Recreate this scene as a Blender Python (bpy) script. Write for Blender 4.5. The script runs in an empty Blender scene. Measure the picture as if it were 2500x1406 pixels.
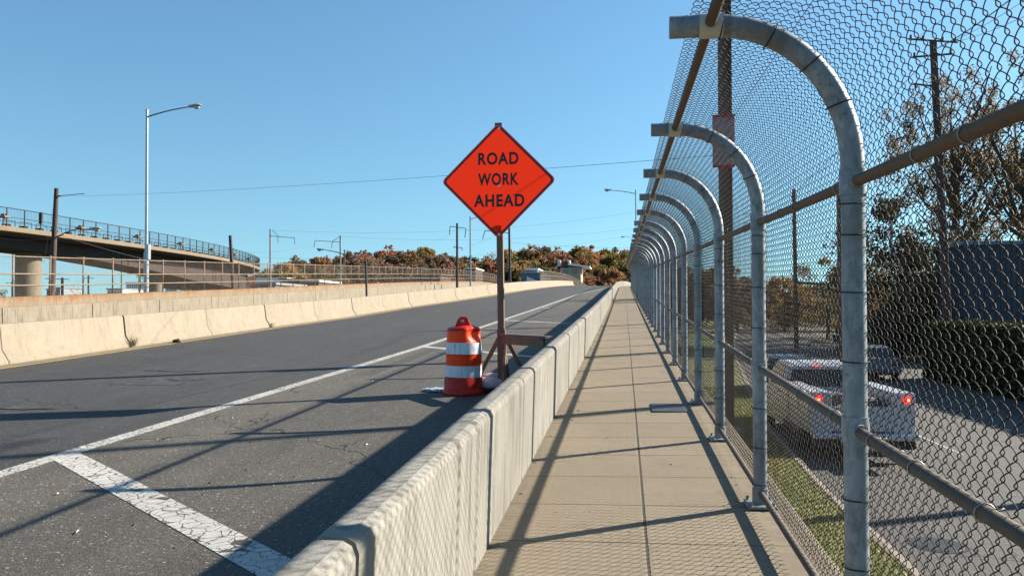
import bpy, math, random
import numpy as np
from mathutils import Vector, Matrix

rnd = random.Random(7)
SC = bpy.context.scene
COL = SC.collection
R = math.radians

# ------------------------------------------------------------------ camera, sky, sun, exposure
F_PX, YAW, PITCH, EYE = 1950.0, R(8.0), R(1.527), (0.0, 0.0, 1.65)
cam_data = bpy.data.cameras.new('camera')
cam_data.sensor_width = 36.0
cam_data.lens = 36.0 * F_PX / 2500.0
cam_data.clip_start = 0.05
cam_data.clip_end = 9000
cam = bpy.data.objects.new('camera', cam_data)
cam.location = EYE
cam.rotation_euler = (R(90) + PITCH, 0, YAW)
COL.objects.link(cam)
SC.camera = cam

SUN_EL = R(29.3)
SUN_DIR = Vector((math.cos(SUN_EL) * math.sin(R(61)), math.cos(SUN_EL) * math.cos(R(61)), math.sin(SUN_EL)))
world = bpy.data.worlds.new('World')
SC.world = world
world.use_nodes = True
wn = world.node_tree
wn.nodes.clear()
sky = wn.nodes.new('ShaderNodeTexSky')
sky.sky_type = 'NISHITA'
sky.sun_disc = False
sky.sun_elevation = SUN_EL
sky.sun_rotation = R(61)
sky.altitude = 0
sky.air_density = 1.25
sky.dust_density = 0.3
sky.ozone_density = 2.0
bg = wn.nodes.new('ShaderNodeBackground')
bg.inputs['Strength'].default_value = 0.052
wo = wn.nodes.new('ShaderNodeOutputWorld')
# look up a little above the horizon so its band stays blue, and tint towards the photo's cyan blue
tcw = wn.nodes.new('ShaderNodeTexCoord')
mpw = wn.nodes.new('ShaderNodeMapping'); mpw.inputs['Scale'].default_value = (1, 1, 0.90); mpw.inputs['Location'].default_value = (0, 0, 0.085)
wn.links.new(tcw.outputs['Generated'], mpw.inputs[0]); wn.links.new(mpw.outputs[0], sky.inputs[0])
tint = wn.nodes.new('ShaderNodeMix'); tint.data_type = 'RGBA'; tint.blend_type = 'MULTIPLY'; tint.inputs[0].default_value = 1
tint.inputs[7].default_value = (0.74, 1.06, 1.16, 1)
wn.links.new(sky.outputs[0], tint.inputs[6]); wn.links.new(tint.outputs[2], bg.inputs[0])
wn.links.new(bg.outputs[0], wo.inputs[0])

sl = bpy.data.lights.new('sun', 'SUN')
sl.energy = 5.0
sl.angle = R(0.5)
sl.color = (1.0, 0.90, 0.76)
so = bpy.data.objects.new('sun', sl)
so.rotation_euler = SUN_DIR.to_track_quat('Z', 'Y').to_euler()
COL.objects.link(so)

SC.view_settings.view_transform = 'Standard'
SC.view_settings.look = 'None'
SC.view_settings.gamma = 1.0
SC.view_settings.use_curve_mapping = False
SC.view_settings.exposure = 1.52

# ------------------------------------------------------------------ camera rays used to take real positions from the photo
_F = (-math.sin(YAW) * math.cos(PITCH), math.cos(YAW) * math.cos(PITCH), math.sin(PITCH))
_R = (math.cos(YAW), math.sin(YAW), 0)
_U = (_R[1] * _F[2] - _R[2] * _F[1], _R[2] * _F[0] - _R[0] * _F[2], _R[0] * _F[1] - _R[1] * _F[0])
def ray(x, y):
    a = (x - 1250) / F_PX; b = (703 - y) / F_PX
    return [_F[i] + a * _R[i] + b * _U[i] for i in range(3)]
def atY(x, y, Y):
    r = ray(x, y); t = Y / r[1]
    return Vector((r[0] * t, Y, EYE[2] + r[2] * t))
def atX(x, y, X):
    r = ray(x, y); t = X / r[0]
    return Vector((X, r[1] * t, EYE[2] + r[2] * t))
def atZ(x, y, Z):
    r = ray(x, y); t = (Z - EYE[2]) / r[2]
    return Vector((r[0] * t, r[1] * t, Z))

# ------------------------------------------------------------------ road profile
GRADE = 0.036
_S = [-60, 0, 20, 30, 46, 60, 72, 88, 100, 125, 150, 165, 180, 200, 220, 250, 320]
_Rr = [0, 0, 0.0, 0.03, 0.12, 0.22, 0.36, 0.48, 0.57, 0.65, 0.62, 0.42, -0.1, -1.2, -2.7, -5.4, -13]
def prof(s):
    # smooth interpolation of the rise over the tangent grade
    acc = 0
    for k in (-6, -3, 0, 3, 6):
        acc += float(np.interp(s + k, _S, _Rr))
    return GRADE * s + acc / 5.0 * (1 if s > 14 else 0)
def bend(s):
    return 0.0005 * max(0.0, s - 102) ** 2
STREET = -1.40
GRASSZ = -1.26

# ------------------------------------------------------------------ materials
MATS = {}
def new_mat(name):
    m = bpy.data.materials.new(name); m.use_nodes = True
    nt = m.node_tree
    b = nt.nodes['Principled BSDF']
    MATS[name] = m
    return m, nt, b
def N(nt, t, **kw):
    n = nt.nodes.new(t)
    for k, v in kw.items():
        setattr(n, k, v)
    return n
def mixc(nt, fac, a, b, mode='MIX'):
    n = nt.nodes.new('ShaderNodeMix'); n.data_type = 'RGBA'; n.blend_type = mode
    for i, v in ((0, fac), (6, a), (7, b)):
        if isinstance(v, bpy.types.NodeSocket): nt.links.new(v, n.inputs[i])
        elif i == 0: n.inputs[0].default_value = v
        else: n.inputs[i].default_value = (*v, 1) if len(v) == 3 else v
    return n.outputs[2]
def ramp(nt, src, p0, p1, c0=0.0, c1=1.0):
    n = nt.nodes.new('ShaderNodeMapRange'); n.clamp = True
    nt.links.new(src, n.inputs[0])
    n.inputs[1].default_value = p0; n.inputs[2].default_value = p1
    n.inputs[3].default_value = c0; n.inputs[4].default_value = c1
    return n.outputs[0]
def math_(nt, op, a, b=None):
    n = nt.nodes.new('ShaderNodeMath'); n.operation = op
    for i, v in ((0, a), (1, b)):
        if v is None: continue
        if isinstance(v, bpy.types.NodeSocket): nt.links.new(v, n.inputs[i])
        else: n.inputs[i].default_value = v
    return n.outputs[0]
def coord(nt, scale=(1, 1, 1)):
    tc = nt.nodes.new('ShaderNodeTexCoord')
    mp = nt.nodes.new('ShaderNodeMapping')
    mp.inputs['Scale'].default_value = scale
    nt.links.new(tc.outputs['Object'], mp.inputs[0])
    return mp.outputs[0]
def noise(nt, scale, detail=4, rough=0.6, vec=None, dist=0.0):
    n = nt.nodes.new('ShaderNodeTexNoise')
    n.inputs['Scale'].default_value = scale
    n.inputs['Detail'].default_value = detail
    n.inputs['Roughness'].default_value = rough
    n.inputs['Distortion'].default_value = dist
    nt.links.new(vec if vec is not None else coord(nt), n.inputs['Vector'])
    return n.outputs[0]
def bump(nt, b, h, strength=0.3, dist=0.01):
    n = nt.nodes.new('ShaderNodeBump')
    n.inputs['Strength'].default_value = strength
    n.inputs['Distance'].default_value = dist
    nt.links.new(h, n.inputs['Height'])
    nt.links.new(n.outputs[0], b.inputs['Normal'])
def simple(name, c, rough=0.7, metal=0.0, var=0.25, scale=3.0, c2=None, bmp=0.0, lo=0.35, hi=0.65, spec=0.5, stretch=(1, 1, 1)):
    m, nt, b = new_mat(name)
    c2 = c2 if c2 else tuple(x * (1 - var) for x in c)
    n1 = noise(nt, scale, 6, 0.65, coord(nt, stretch))
    col = mixc(nt, ramp(nt, n1, lo, hi), c2, c)
    nt.links.new(col, b.inputs['Base Color'])
    b.inputs['Roughness'].default_value = rough
    b.inputs['Metallic'].default_value = metal
    b.inputs['Specular IOR Level'].default_value = spec
    if bmp: bump(nt, b, noise(nt, scale * 6, 6), bmp, 0.01)
    return m

def asphalt(name, base, warm, amt):
    m, nt, b = new_mat(name)
    big = noise(nt, 0.35, 5, 0.6, coord(nt, (1, 0.35, 1)))
    med = noise(nt, 3.0, 5, 0.6)
    fine = noise(nt, 90, 3, 0.8)
    v = nt.nodes.new('ShaderNodeTexVoronoi'); v.inputs['Scale'].default_value = 75
    nt.links.new(coord(nt), v.inputs['Vector'])
    c = mixc(nt, ramp(nt, big, 0.35, 0.68), base, warm)
    c = mixc(nt, ramp(nt, med, 0.3, 0.75, 0, amt), c, tuple(x * 0.55 for x in base))
    lane = noise(nt, 1.1, 4, 0.6, coord(nt, (1, 0.05, 1)))
    c = mixc(nt, ramp(nt, lane, 0.45, 0.62, 0, 0.45), c, tuple(x * 0.6 for x in base))
    oil = noise(nt, 1.7, 3, 0.5, coord(nt, (1, 0.5, 1)))
    c = mixc(nt, ramp(nt, oil, 0.60, 0.74, 0, 0.55), c, tuple(x * 0.4 for x in base))
    c = mixc(nt, ramp(nt, oil, 0.24, 0.38, 0.5, 0), c, tuple(min(1, x * 1.35) for x in warm))
    grain = noise(nt, 34, 4, 0.85)
    c = mixc(nt, ramp(nt, grain, 0.36, 0.56, 0.75, 0), c, tuple(x * 0.3 for x in base))
    c = mixc(nt, ramp(nt, grain, 0.56, 0.72, 0, 0.6), c, tuple(min(1, x * 2.1) for x in warm))
    c = mixc(nt, ramp(nt, fine, 0.40, 0.62, 0.65, 0), c, tuple(x * 0.28 for x in base))
    sp = ramp(nt, v.outputs['Color'], 0.86, 0.95, 0, 0.7)
    c = mixc(nt, sp, c, tuple(min(1, x * 2.9) for x in warm))
    # long irregular cracks
    wv = nt.nodes.new('ShaderNodeTexVoronoi'); wv.feature = 'DISTANCE_TO_EDGE'; wv.inputs['Scale'].default_value = 0.16
    nz = nt.nodes.new('ShaderNodeTexNoise'); nz.inputs['Scale'].default_value = 1.4; nz.inputs['Detail'].default_value = 6
    cc = coord(nt, (1, 1.0, 1))
    nt.links.new(cc, nz.inputs['Vector'])
    vm = nt.nodes.new('ShaderNodeVectorMath'); vm.operation = 'MULTIPLY_ADD'
    nt.links.new(nz.outputs['Color'], vm.inputs[0]); vm.inputs[1].default_value = (1.6, 1.6, 0); nt.links.new(cc, vm.inputs[2])
    nt.links.new(vm.outputs[0], wv.inputs['Vector'])
    gate = ramp(nt, noise(nt, 0.5, 2), 0.42, 0.52)
    cr = math_(nt, 'MULTIPLY', ramp(nt, wv.outputs[0], 0.0012, 0.003, 1, 0), gate)
    c = mixc(nt, math_(nt, 'MULTIPLY', cr, 0.85), c, (0.012, 0.011, 0.010))
    nt.links.new(c, b.inputs['Base Color'])
    b.inputs['Roughness'].default_value = 0.82
    b.inputs['Specular IOR Level'].default_value = 0.35
    h = math_(nt, 'ADD', fine, math_(nt, 'MULTIPLY', v.outputs['Distance'], 0.7))
    h = math_(nt, 'SUBTRACT', h, math_(nt, 'MULTIPLY', cr, 1.5))
    bump(nt, b, h, 0.75, 0.007)
    return m
M_ASPH = asphalt('asphalt_lane', (0.0549, 0.0560, 0.0582), (0.0762, 0.0750, 0.0739), 0.5)
M_ASPH2 = asphalt('asphalt_shoulder', (0.1156, 0.1062, 0.0932), (0.1546, 0.1404, 0.1180), 0.45)
M_ASPH3 = asphalt('asphalt_street', (0.0923, 0.0911, 0.0898), (0.1201, 0.1164, 0.1113), 0.3)

def paint(name, col, crack_scale, crack_w, worn, under):
    m, nt, b = new_mat(name)
    nz = nt.nodes.new('ShaderNodeTexNoise'); nz.inputs['Scale'].default_value = 6; nz.inputs['Detail'].default_value = 4
    cc = coord(nt)
    nt.links.new(cc, nz.inputs['Vector'])
    vm = nt.nodes.new('ShaderNodeVectorMath'); vm.operation = 'MULTIPLY_ADD'
    nt.links.new(nz.outputs['Color'], vm.inputs[0]); vm.inputs[1].default_value = (0.13, 0.13, 0); nt.links.new(cc, vm.inputs[2])
    v = nt.nodes.new('ShaderNodeTexVoronoi'); v.feature = 'DISTANCE_TO_EDGE'; v.inputs['Scale'].default_value = crack_scale
    nt.links.new(vm.outputs[0], v.inputs['Vector'])
    w = ramp(nt, noise(nt, 2.2, 3), 0.3, 0.7, crack_w * 0.45, crack_w * 1.7)
    cr = nt.nodes.new('ShaderNodeMath'); cr.operation = 'LESS_THAN'
    nt.links.new(v.outputs[0], cr.inputs[0]); nt.links.new(w, cr.inputs[1])
    chips = ramp(nt, noise(nt, 38, 4, 0.7), worn, worn + 0.05, 0, 1)
    mask = math_(nt, 'MAXIMUM', cr.outputs[0], chips)
    dirt = mixc(nt, ramp(nt, noise(nt, 9, 5), 0.35, 0.75), col, tuple(x * 0.72 for x in col))
    c = mixc(nt, mask, dirt, under)
    nt.links.new(c, b.inputs['Base Color'])
    b.inputs['Roughness'].default_value = 0.7
    bump(nt, b, math_(nt, 'SUBTRACT', 1.0, mask), 0.4, 0.004)
    return m
M_WPAINT = paint('white_road_paint', (0.450, 0.436, 0.405), 11.0, 0.032, 0.61, (0.054, 0.050, 0.045))
M_WLINE = paint('white_line_paint', (0.423, 0.414, 0.387), 16, 0.05, 0.57, (0.068, 0.065, 0.059))
M_YPAINT = paint('yellow_line_paint', (0.52, 0.36, 0.10), 18, 0.03, 0.54, (0.12, 0.105, 0.08))

def concrete(name, c, c2, joint=None, streak=0.0, pits=0.0, topstain=None, board=False):
    m, nt, b = new_mat(name)
    big = noise(nt, 0.8, 5, 0.6)
    med = noise(nt, 6, 6, 0.7)
    fine = noise(nt, 120, 3, 0.8)
    col = mixc(nt, ramp(nt, big, 0.3, 0.7), c2, c)
    col = mixc(nt, ramp(nt, med, 0.35, 0.75, 0, 0.35), col, tuple(x * 0.72 for x in c2))
    col = mixc(nt, ramp(nt, fine, 0.38, 0.6, 0.3, 0), col, tuple(x * 0.5 for x in c2))
    h = fine
    if streak:
        s1 = noise(nt, 14, 5, 0.7, coord(nt, (1, 1, 0.09)))
        s2 = noise(nt, 3, 4, 0.6, coord(nt, (1, 1, 0.25)))
        f = math_(nt, 'MULTIPLY', ramp(nt, s1, 0.44, 0.62, 0, 1), ramp(nt, s2, 0.40, 0.58, 0.15, 1))
        col = mixc(nt, math_(nt, 'MULTIPLY', f, streak), col, tuple(x * 0.42 for x in c2))
        h = math_(nt, 'ADD', h, math_(nt, 'MULTIPLY', s1, 0.25))
    if pits:
        v = nt.nodes.new('ShaderNodeTexVoronoi'); v.inputs['Scale'].default_value = 34
        nt.links.new(coord(nt), v.inputs['Vector'])
        pm = ramp(nt, v.outputs['Distance'], 0.10, 0.2, 1, 0)
        pm = math_(nt, 'MULTIPLY', pm, ramp(nt, noise(nt, 5, 2), 0.5, 0.6))
        col = mixc(nt, math_(nt, 'MULTIPLY', pm, pits), col, tuple(x * 0.3 for x in c2))
        h = math_(nt, 'SUBTRACT', h, pm)
    if joint:
        tc = nt.nodes.new('ShaderNodeTexCoord'); sx = nt.nodes.new('ShaderNodeSeparateXYZ')
        nt.links.new(tc.outputs['Object'], sx.inputs[0])
        wob = math_(nt, 'MULTIPLY', math_(nt, 'SUBTRACT', noise(nt, 25, 3), 0.5), 0.012)
        y = math_(nt, 'ADD', sx.outputs[1], wob)
        fr = math_(nt, 'FRACT', math_(nt, 'DIVIDE', math_(nt, 'SUBTRACT', y, joint[0] - joint[1] / 2 - joint[1] * 60), joint[1]))
        dy = math_(nt, 'MULTIPLY', math_(nt, 'ABSOLUTE', math_(nt, 'SUBTRACT', fr, 0.5)), joint[1])
        mj = ramp(nt, dy, 0.004, 0.010, 1, 0)
        dx = math_(nt, 'ABSOLUTE', math_(nt, 'ADD', math_(nt, 'SUBTRACT', sx.outputs[0], joint[2]), wob))
        mx = ramp(nt, dx, 0.007, 0.012, 1, 0)
        # dirt hugging the edges of the slab
        ex = math_(nt, 'ABSOLUTE', math_(nt, 'SUBTRACT', sx.outputs[0], 0.07))
        ed = math_(nt, 'MULTIPLY', ramp(nt, ex, 0.70, 0.95, 0, 1), ramp(nt, med, 0.3, 0.6, 0.2, 0.8))
        col = mixc(nt, ed, col, tuple(x * 0.5 for x in c2))
        stn = noise(nt, 2.3, 6, 0.75)
        col = mixc(nt, ramp(nt, stn, 0.55, 0.72, 0, 0.45), col, tuple(x * 0.5 for x in c2))
        spt = noise(nt, 22, 2, 0.5)
        col = mixc(nt, ramp(nt, spt, 0.70, 0.76, 0, 0.7), col, tuple(x * 0.3 for x in c2))
        jm = math_(nt, 'MAXIMUM', mj, mx)
        col = mixc(nt, math_(nt, 'MULTIPLY', jm, 0.88), col, (0.03, 0.024, 0.018))
        h = math_(nt, 'SUBTRACT', h, math_(nt, 'MULTIPLY', jm, 4.0))
        # slab to slab tone
        wn_ = nt.nodes.new('ShaderNodeTexWhiteNoise'); wn_.noise_dimensions = '2D'
        cb = nt.nodes.new('ShaderNodeCombineXYZ')
        fl = math_(nt, 'FLOOR', math_(nt, 'DIVIDE', math_(nt, 'SUBTRACT', y, joint[0] - joint[1] * 60), joint[1]))
        nt.links.new(fl, cb.inputs[0])
        nt.links.new(math_(nt, 'GREATER_THAN', sx.outputs[0], joint[2]), cb.inputs[1])
        nt.links.new(cb.outputs[0], wn_.inputs[0])
        col = mixc(nt, ramp(nt, wn_.outputs[0], 0, 1, 0.0, 0.22), col, tuple(x * 0.62 for x in c))
    if topstain:
        tc = nt.nodes.new('ShaderNodeTexCoord'); sx = nt.nodes.new('ShaderNodeSeparateXYZ')
        uvn = nt.nodes.new('ShaderNodeUVMap')
        nt.links.new(uvn.outputs[0], sx.inputs[0])
        # v = height below the coping in metres; rust runs down from the fence feet
        s3 = noise(nt, 1.6, 5, 0.7, coord(nt, (1, 1, 0.12)))
        run = math_(nt, 'SUBTRACT', ramp(nt, s3, 0.35, 0.75, 0.02, 0.5), sx.outputs[1])
        f = ramp(nt, run, 0.0, 0.22, 0, topstain[1])
        col = mixc(nt, f, col, topstain[0])
    nt.links.new(col, b.inputs['Base Color'])
    b.inputs['Roughness'].default_value = 0.85
    b.inputs['Specular IOR Level'].default_value = 0.3
    bump(nt, b, h, 0.35, 0.006)
    return m
M_WALK = concrete('sidewalk_concrete', (0.2600, 0.2157, 0.1539), (0.2204, 0.1807, 0.1283), joint=(5.06, 0.84, 0.13))
M_BARR = concrete('barrier_concrete', (0.2970, 0.2862, 0.2538), (0.2214, 0.2106, 0.1836), streak=0.85, pits=0.8)
M_LBARR = concrete('cream_concrete', (0.262, 0.226, 0.172), (0.232, 0.197, 0.146), streak=0.35)
M_PARA = concrete('parapet_concrete', (0.247, 0.189, 0.127), (0.199, 0.148, 0.096), streak=0.5, topstain=((0.179, 0.076, 0.027), 0.8))
M_LEDGE = concrete('grey_ledge_concrete', (0.2572, 0.2207, 0.1664), (0.2077, 0.1782, 0.1333), streak=0.8)
M_KERB = concrete('kerb_concrete', (0.259, 0.228, 0.185), (0.209, 0.185, 0.148))
M_COLUMN = concrete('column_concrete', (0.227, 0.189, 0.135), (0.176, 0.148, 0.107), streak=0.5)

def galv():
    m, nt, b = new_mat('galvanised_steel')
    oi = nt.nodes.new('ShaderNodeObjectInfo')
    def vec(sc):
        a_ = nt.nodes.new('ShaderNodeVectorMath'); a_.operation = 'ADD'
        nt.links.new(coord(nt, sc), a_.inputs[0]); nt.links.new(oi.outputs['Location'], a_.inputs[1]); return a_.outputs[0]
    v = nt.nodes.new('ShaderNodeTexVoronoi'); v.inputs['Scale'].default_value = 42
    nt.links.new(vec((1, 1, 0.45)), v.inputs['Vector'])
    st = noise(nt, 16, 6, 0.75, vec((1, 1, 0.4)))
    blk = noise(nt, 38, 5, 0.75, vec((1, 1, 1)))
    big = noise(nt, 2.2, 4, 0.6, vec((1, 1, 1)))
    c = mixc(nt, ramp(nt, v.outputs['Color'], 0.2, 0.8), (0.20, 0.235, 0.265), (0.29, 0.32, 0.345))
    c = mixc(nt, ramp(nt, st, 0.48, 0.62, 0, 0.8), c, (0.10, 0.12, 0.125))
    c = mixc(nt, ramp(nt, blk, 0.6, 0.68, 0, 0.75), c, (0.05, 0.055, 0.05))
    c = mixc(nt, ramp(nt, big, 0.40, 0.65, 0, 0.55), c, (0.12, 0.135, 0.14))
    c = mixc(nt, ramp(nt, big, 0.62, 0.70, 0, 0.4), c, (0.16, 0.10, 0.06))
    nt.links.new(c, b.inputs['Base Color'])
    b.inputs['Metallic'].default_value = 0.25
    b.inputs['Roughness'].default_value = 0.55
    bump(nt, b, blk, 0.15, 0.003)
    return m
M_GALV = galv()
def rusty(name, c, c2, c3, scale=7, rough=0.7):
    m, nt, b = new_mat(name)
    a = noise(nt, scale, 6, 0.7)
    d = noise(nt, scale * 6, 5, 0.7)
    col = mixc(nt, ramp(nt, a, 0.38, 0.62), c, c2)
    col = mixc(nt, ramp(nt, d, 0.5, 0.7, 0, 0.7), col, c3)
    nt.links.new(col, b.inputs['Base Color'])
    b.inputs['Metallic'].default_value = 0.1
    b.inputs['Roughness'].default_value = rough
    bump(nt, b, d, 0.3, 0.003)
    return m
M_RAIL = rusty('rusty_rail', (0.102, 0.051, 0.024), (0.078, 0.051, 0.030), (0.051, 0.024, 0.013), 5)
M_RAILG = rusty('brown_rail', (0.0585, 0.0461, 0.0345), (0.0780, 0.0611, 0.0442), (0.0319, 0.0208, 0.0143), 5)
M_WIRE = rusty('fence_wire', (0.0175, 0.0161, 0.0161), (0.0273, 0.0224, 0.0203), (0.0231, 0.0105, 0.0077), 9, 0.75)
M_WIRE.node_tree.nodes['Principled BSDF'].inputs['Specular IOR Level'].default_value = 0.25
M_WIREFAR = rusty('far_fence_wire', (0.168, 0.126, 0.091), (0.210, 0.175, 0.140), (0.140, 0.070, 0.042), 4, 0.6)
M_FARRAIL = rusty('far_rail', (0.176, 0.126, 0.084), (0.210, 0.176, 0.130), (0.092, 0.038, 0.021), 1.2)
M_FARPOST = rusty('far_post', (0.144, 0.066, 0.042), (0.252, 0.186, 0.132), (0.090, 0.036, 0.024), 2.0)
M_HPOLE = rusty('rusty_beam', (0.17, 0.095, 0.065), (0.11, 0.075, 0.06), (0.22, 0.10, 0.055), 2.0)
M_WOODP = simple('dark_timber_pole', (0.075, 0.045, 0.038), 0.85, c2=(0.035, 0.022, 0.02), scale=6, stretch=(1, 1, 0.08), bmp=0.3)
M_WOODB = simple('brown_timber_pole', (0.16, 0.085, 0.065), 0.85, c2=(0.09, 0.05, 0.04), scale=5, stretch=(1, 1, 0.08))
M_WOOD = simple('sign_timber', (0.20, 0.13, 0.08), 0.8, c2=(0.13, 0.075, 0.05), scale=22, stretch=(1, 1, 0.06), bmp=0.25)
M_WOOD2 = simple('weathered_timber', (0.15, 0.10, 0.08), 0.8, c2=(0.085, 0.058, 0.05), scale=18, stretch=(1, 1, 0.1), bmp=0.25)
M_ALU = simple('aluminium_pole', (0.396, 0.410, 0.432), 0.38, metal=0.7, var=0.15, scale=3)
M_LAMPB = simple('lamp_housing', (0.38, 0.41, 0.44), 0.45, metal=0.3, var=0.2, scale=6)
M_GLASSL = simple('lamp_glass', (0.55, 0.55, 0.50), 0.15, var=0.2, scale=8)
M_STEELG = simple('grey_steel_pole', (0.22, 0.23, 0.24), 0.6, metal=0.2, var=0.3)
M_BLACK = simple('black_steel', (0.018, 0.017, 0.016), 0.5, var=0.3)
M_ORANGE, nt, b = new_mat('orange_sign_sheeting'); b.inputs['Specular IOR Level'].default_value = 0.12
b.inputs['Base Color'].default_value = (0.86, 0.055, 0.018, 1)
nn = noise(nt, 180, 2, 0.5)
nt.links.new(mixc(nt, ramp(nt, nn, 0.3, 0.7), (1.0, 0.035, 0.010), (0.96, 0.028, 0.008)), b.inputs['Base Color'])
b.inputs['Roughness'].default_value = 0.45
tr = nt.nodes.new('ShaderNodeBsdfTranslucent'); tr.inputs[0].default_value = (1.0, 0.045, 0.012, 1)
mx = nt.nodes.new('ShaderNodeMixShader'); mx.inputs[0].default_value = 0.25
nt.links.new(b.outputs[0], mx.inputs[1]); nt.links.new(tr.outputs[0], mx.inputs[2]); nt.links.new(mx.outputs[0], nt.nodes['Material Output'].inputs[0])
M_SIGNEDGE = simple('sign_rim', (0.90, 0.07, 0.06), 0.5, var=0.1)
M_SIGNBLK = simple('sign_black', (0.018, 0.008, 0.010), 0.5, var=0.2)
M_BOLT = simple('bolt_steel', (0.62, 0.62, 0.64), 0.4, metal=0.4, var=0.1)
M_DRUMO = simple('drum_orange', (1.0, 0.065, 0.004), 0.42, c2=(1.0, 0.05, 0.006), scale=9, spec=0.3, lo=0.25, hi=0.5)
M_DRUMR = simple('drum_red_plastic', (0.68, 0.025, 0.012), 0.42, c2=(0.45, 0.02, 0.012), scale=5, spec=0.3)
for mm_ in (M_DRUMO, M_DRUMR):
    nt_ = mm_.node_tree; b_ = nt_.nodes['Principled BSDF']; t_ = nt_.nodes.new('ShaderNodeBsdfTranslucent')
    nt_.links.new(b_.inputs['Base Color'].links[0].from_socket, t_.inputs[0])
    x_ = nt_.nodes.new('ShaderNodeMixShader'); x_.inputs[0].default_value = 0.2
    nt_.links.new(b_.outputs[0], x_.inputs[1]); nt_.links.new(t_.outputs[0], x_.inputs[2]); nt_.links.new(x_.outputs[0], nt_.nodes['Material Output'].inputs[0])
m, nt, b = new_mat('drum_white_sheeting'); M_DRUMW = m
s1 = noise(nt, 26, 5, 0.75, coord(nt, (1, 1, 0.1))); s2 = noise(nt, 30, 4, 0.7)
c = mixc(nt, ramp(nt, s1, 0.5, 0.66, 0, 0.75), (0.66, 0.66, 0.68), (0.20, 0.22, 0.26))
c = mixc(nt, ramp(nt, s2, 0.62, 0.7, 0, 0.8), c, (0.07, 0.07, 0.08))
nt.links.new(c, b.inputs['Base Color']); b.inputs['Roughness'].default_value = 0.5
M_BAG = simple('sandbag_plastic', (0.42, 0.34, 0.36), 0.45, var=0.2, scale=8, bmp=0.5)
M_LITTER = simple('clear_plastic', (0.55, 0.62, 0.70), 0.3, var=0.3, scale=20)
M_TRUCK = simple('white_vehicle_paint', (0.4232, 0.4324, 0.4600), 0.28, var=0.12, scale=2)
M_DARKCAR = simple('dark_vehicle_paint', (0.03, 0.032, 0.045), 0.2, var=0.2, scale=2)
M_SILVER = simple('silver_vehicle_paint', (0.1368, 0.1440, 0.1548), 0.28, metal=0.4, var=0.1, scale=2)
M_VGLASS = simple('vehicle_glass', (0.015, 0.018, 0.02), 0.06, var=0.1)
M_TYRE = simple('tyre_rubber', (0.015, 0.015, 0.015), 0.85, var=0.2)
M_RIM = simple('wheel_rim', (0.4, 0.4, 0.42), 0.4, metal=0.6, var=0.2)
M_CHROME = simple('chrome', (0.65, 0.66, 0.68), 0.18, metal=0.9, var=0.05)
M_TAILOFF = simple('tail_light_off', (0.35, 0.01, 0.01), 0.3, var=0.2)
m, nt, b = new_mat('lit_brake_light'); M_BRAKE = m
b.inputs['Base Color'].default_value = (0.7, 0.01, 0.01, 1)
b.inputs['Emission Color'].default_value = (1, 0.03, 0.02, 1); b.inputs['Emission Strength'].default_value = 0.8
m, nt, b = new_mat('lit_brake_core'); M_BRAKE2 = m
b.inputs['Base Color'].default_value = (0.9, 0.3, 0.1, 1)
b.inputs['Emission Color'].default_value = (1, 0.35, 0.15, 1); b.inputs['Emission Strength'].default_value = 2.2
M_CARGO = simple('cargo_dark', (0.05, 0.045, 0.05), 0.8, c2=(0.16, 0.13, 0.11), scale=12)
M_REDSIGN = simple('red_sign_border', (0.42, 0.02, 0.03), 0.6, var=0.2)
M_PALESIGN = simple('faded_sign_face', (0.40, 0.27, 0.28), 0.7, c2=(0.28, 0.17, 0.18), scale=5)
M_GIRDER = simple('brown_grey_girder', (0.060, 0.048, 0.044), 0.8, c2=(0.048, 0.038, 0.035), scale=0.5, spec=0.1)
M_DECKC = concrete('viaduct_deck_concrete', (0.223, 0.175, 0.122), (0.178, 0.140, 0.095), streak=0.6)
M_DARKST = simple('dark_railing_steel', (0.038, 0.036, 0.036), 0.75, var=0.3, spec=0.2)
M_BLUEB = simple('blue_cladding', (0.028, 0.042, 0.068), 0.6, c2=(0.022, 0.034, 0.056), scale=0.7, stretch=(1, 1, 0.2))
M_BLUET = simple('slate_cladding', (0.09, 0.15, 0.20), 0.6, var=0.2, scale=0.5)
M_TANB = simple('tan_wall', (0.40, 0.33, 0.24), 0.8, var=0.2, scale=0.3)
M_BROWNB = simple('brown_wall', (0.085, 0.05, 0.04), 0.8, var=0.3, scale=0.3)
M_WHITEB = simple('white_roof', (0.72, 0.72, 0.70), 0.6, var=0.1, scale=0.5)
M_GREYB = simple('grey_wall', (0.22, 0.25, 0.28), 0.7, var=0.2, scale=0.3)
M_TEAL = simple('teal_glass', (0.12, 0.30, 0.33), 0.2, c2=(0.06, 0.17, 0.20), scale=0.6, stretch=(1, 1, 0.2))
M_WIN = simple('window_glass', (0.03, 0.04, 0.05), 0.1, var=0.2)
M_CABLE = simple('overhead_cable', (0.10, 0.10, 0.12), 0.6, var=0.2)
M_DIRT = simple('earth_and_dry_grass', (0.085, 0.07, 0.04), 0.95, c2=(0.05, 0.055, 0.025), scale=0.12, bmp=0.3)
M_TURF = simple('turf', (0.17, 0.165, 0.06), 0.95, c2=(0.08, 0.11, 0.03), scale=5, bmp=0.6)
M_HILL = simple('hill_soil', (0.06, 0.042, 0.022), 0.95, c2=(0.035, 0.035, 0.015), scale=0.05)
M_BARK = simple('bark', (0.11, 0.085, 0.065), 0.9, var=0.4, scale=8, stretch=(1, 1, 0.2), bmp=0.3)
M_LEAFD = simple('dry_leaf', (0.42, 0.30, 0.20), 0.7, c2=(0.30, 0.13, 0.05), scale=4)

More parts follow.
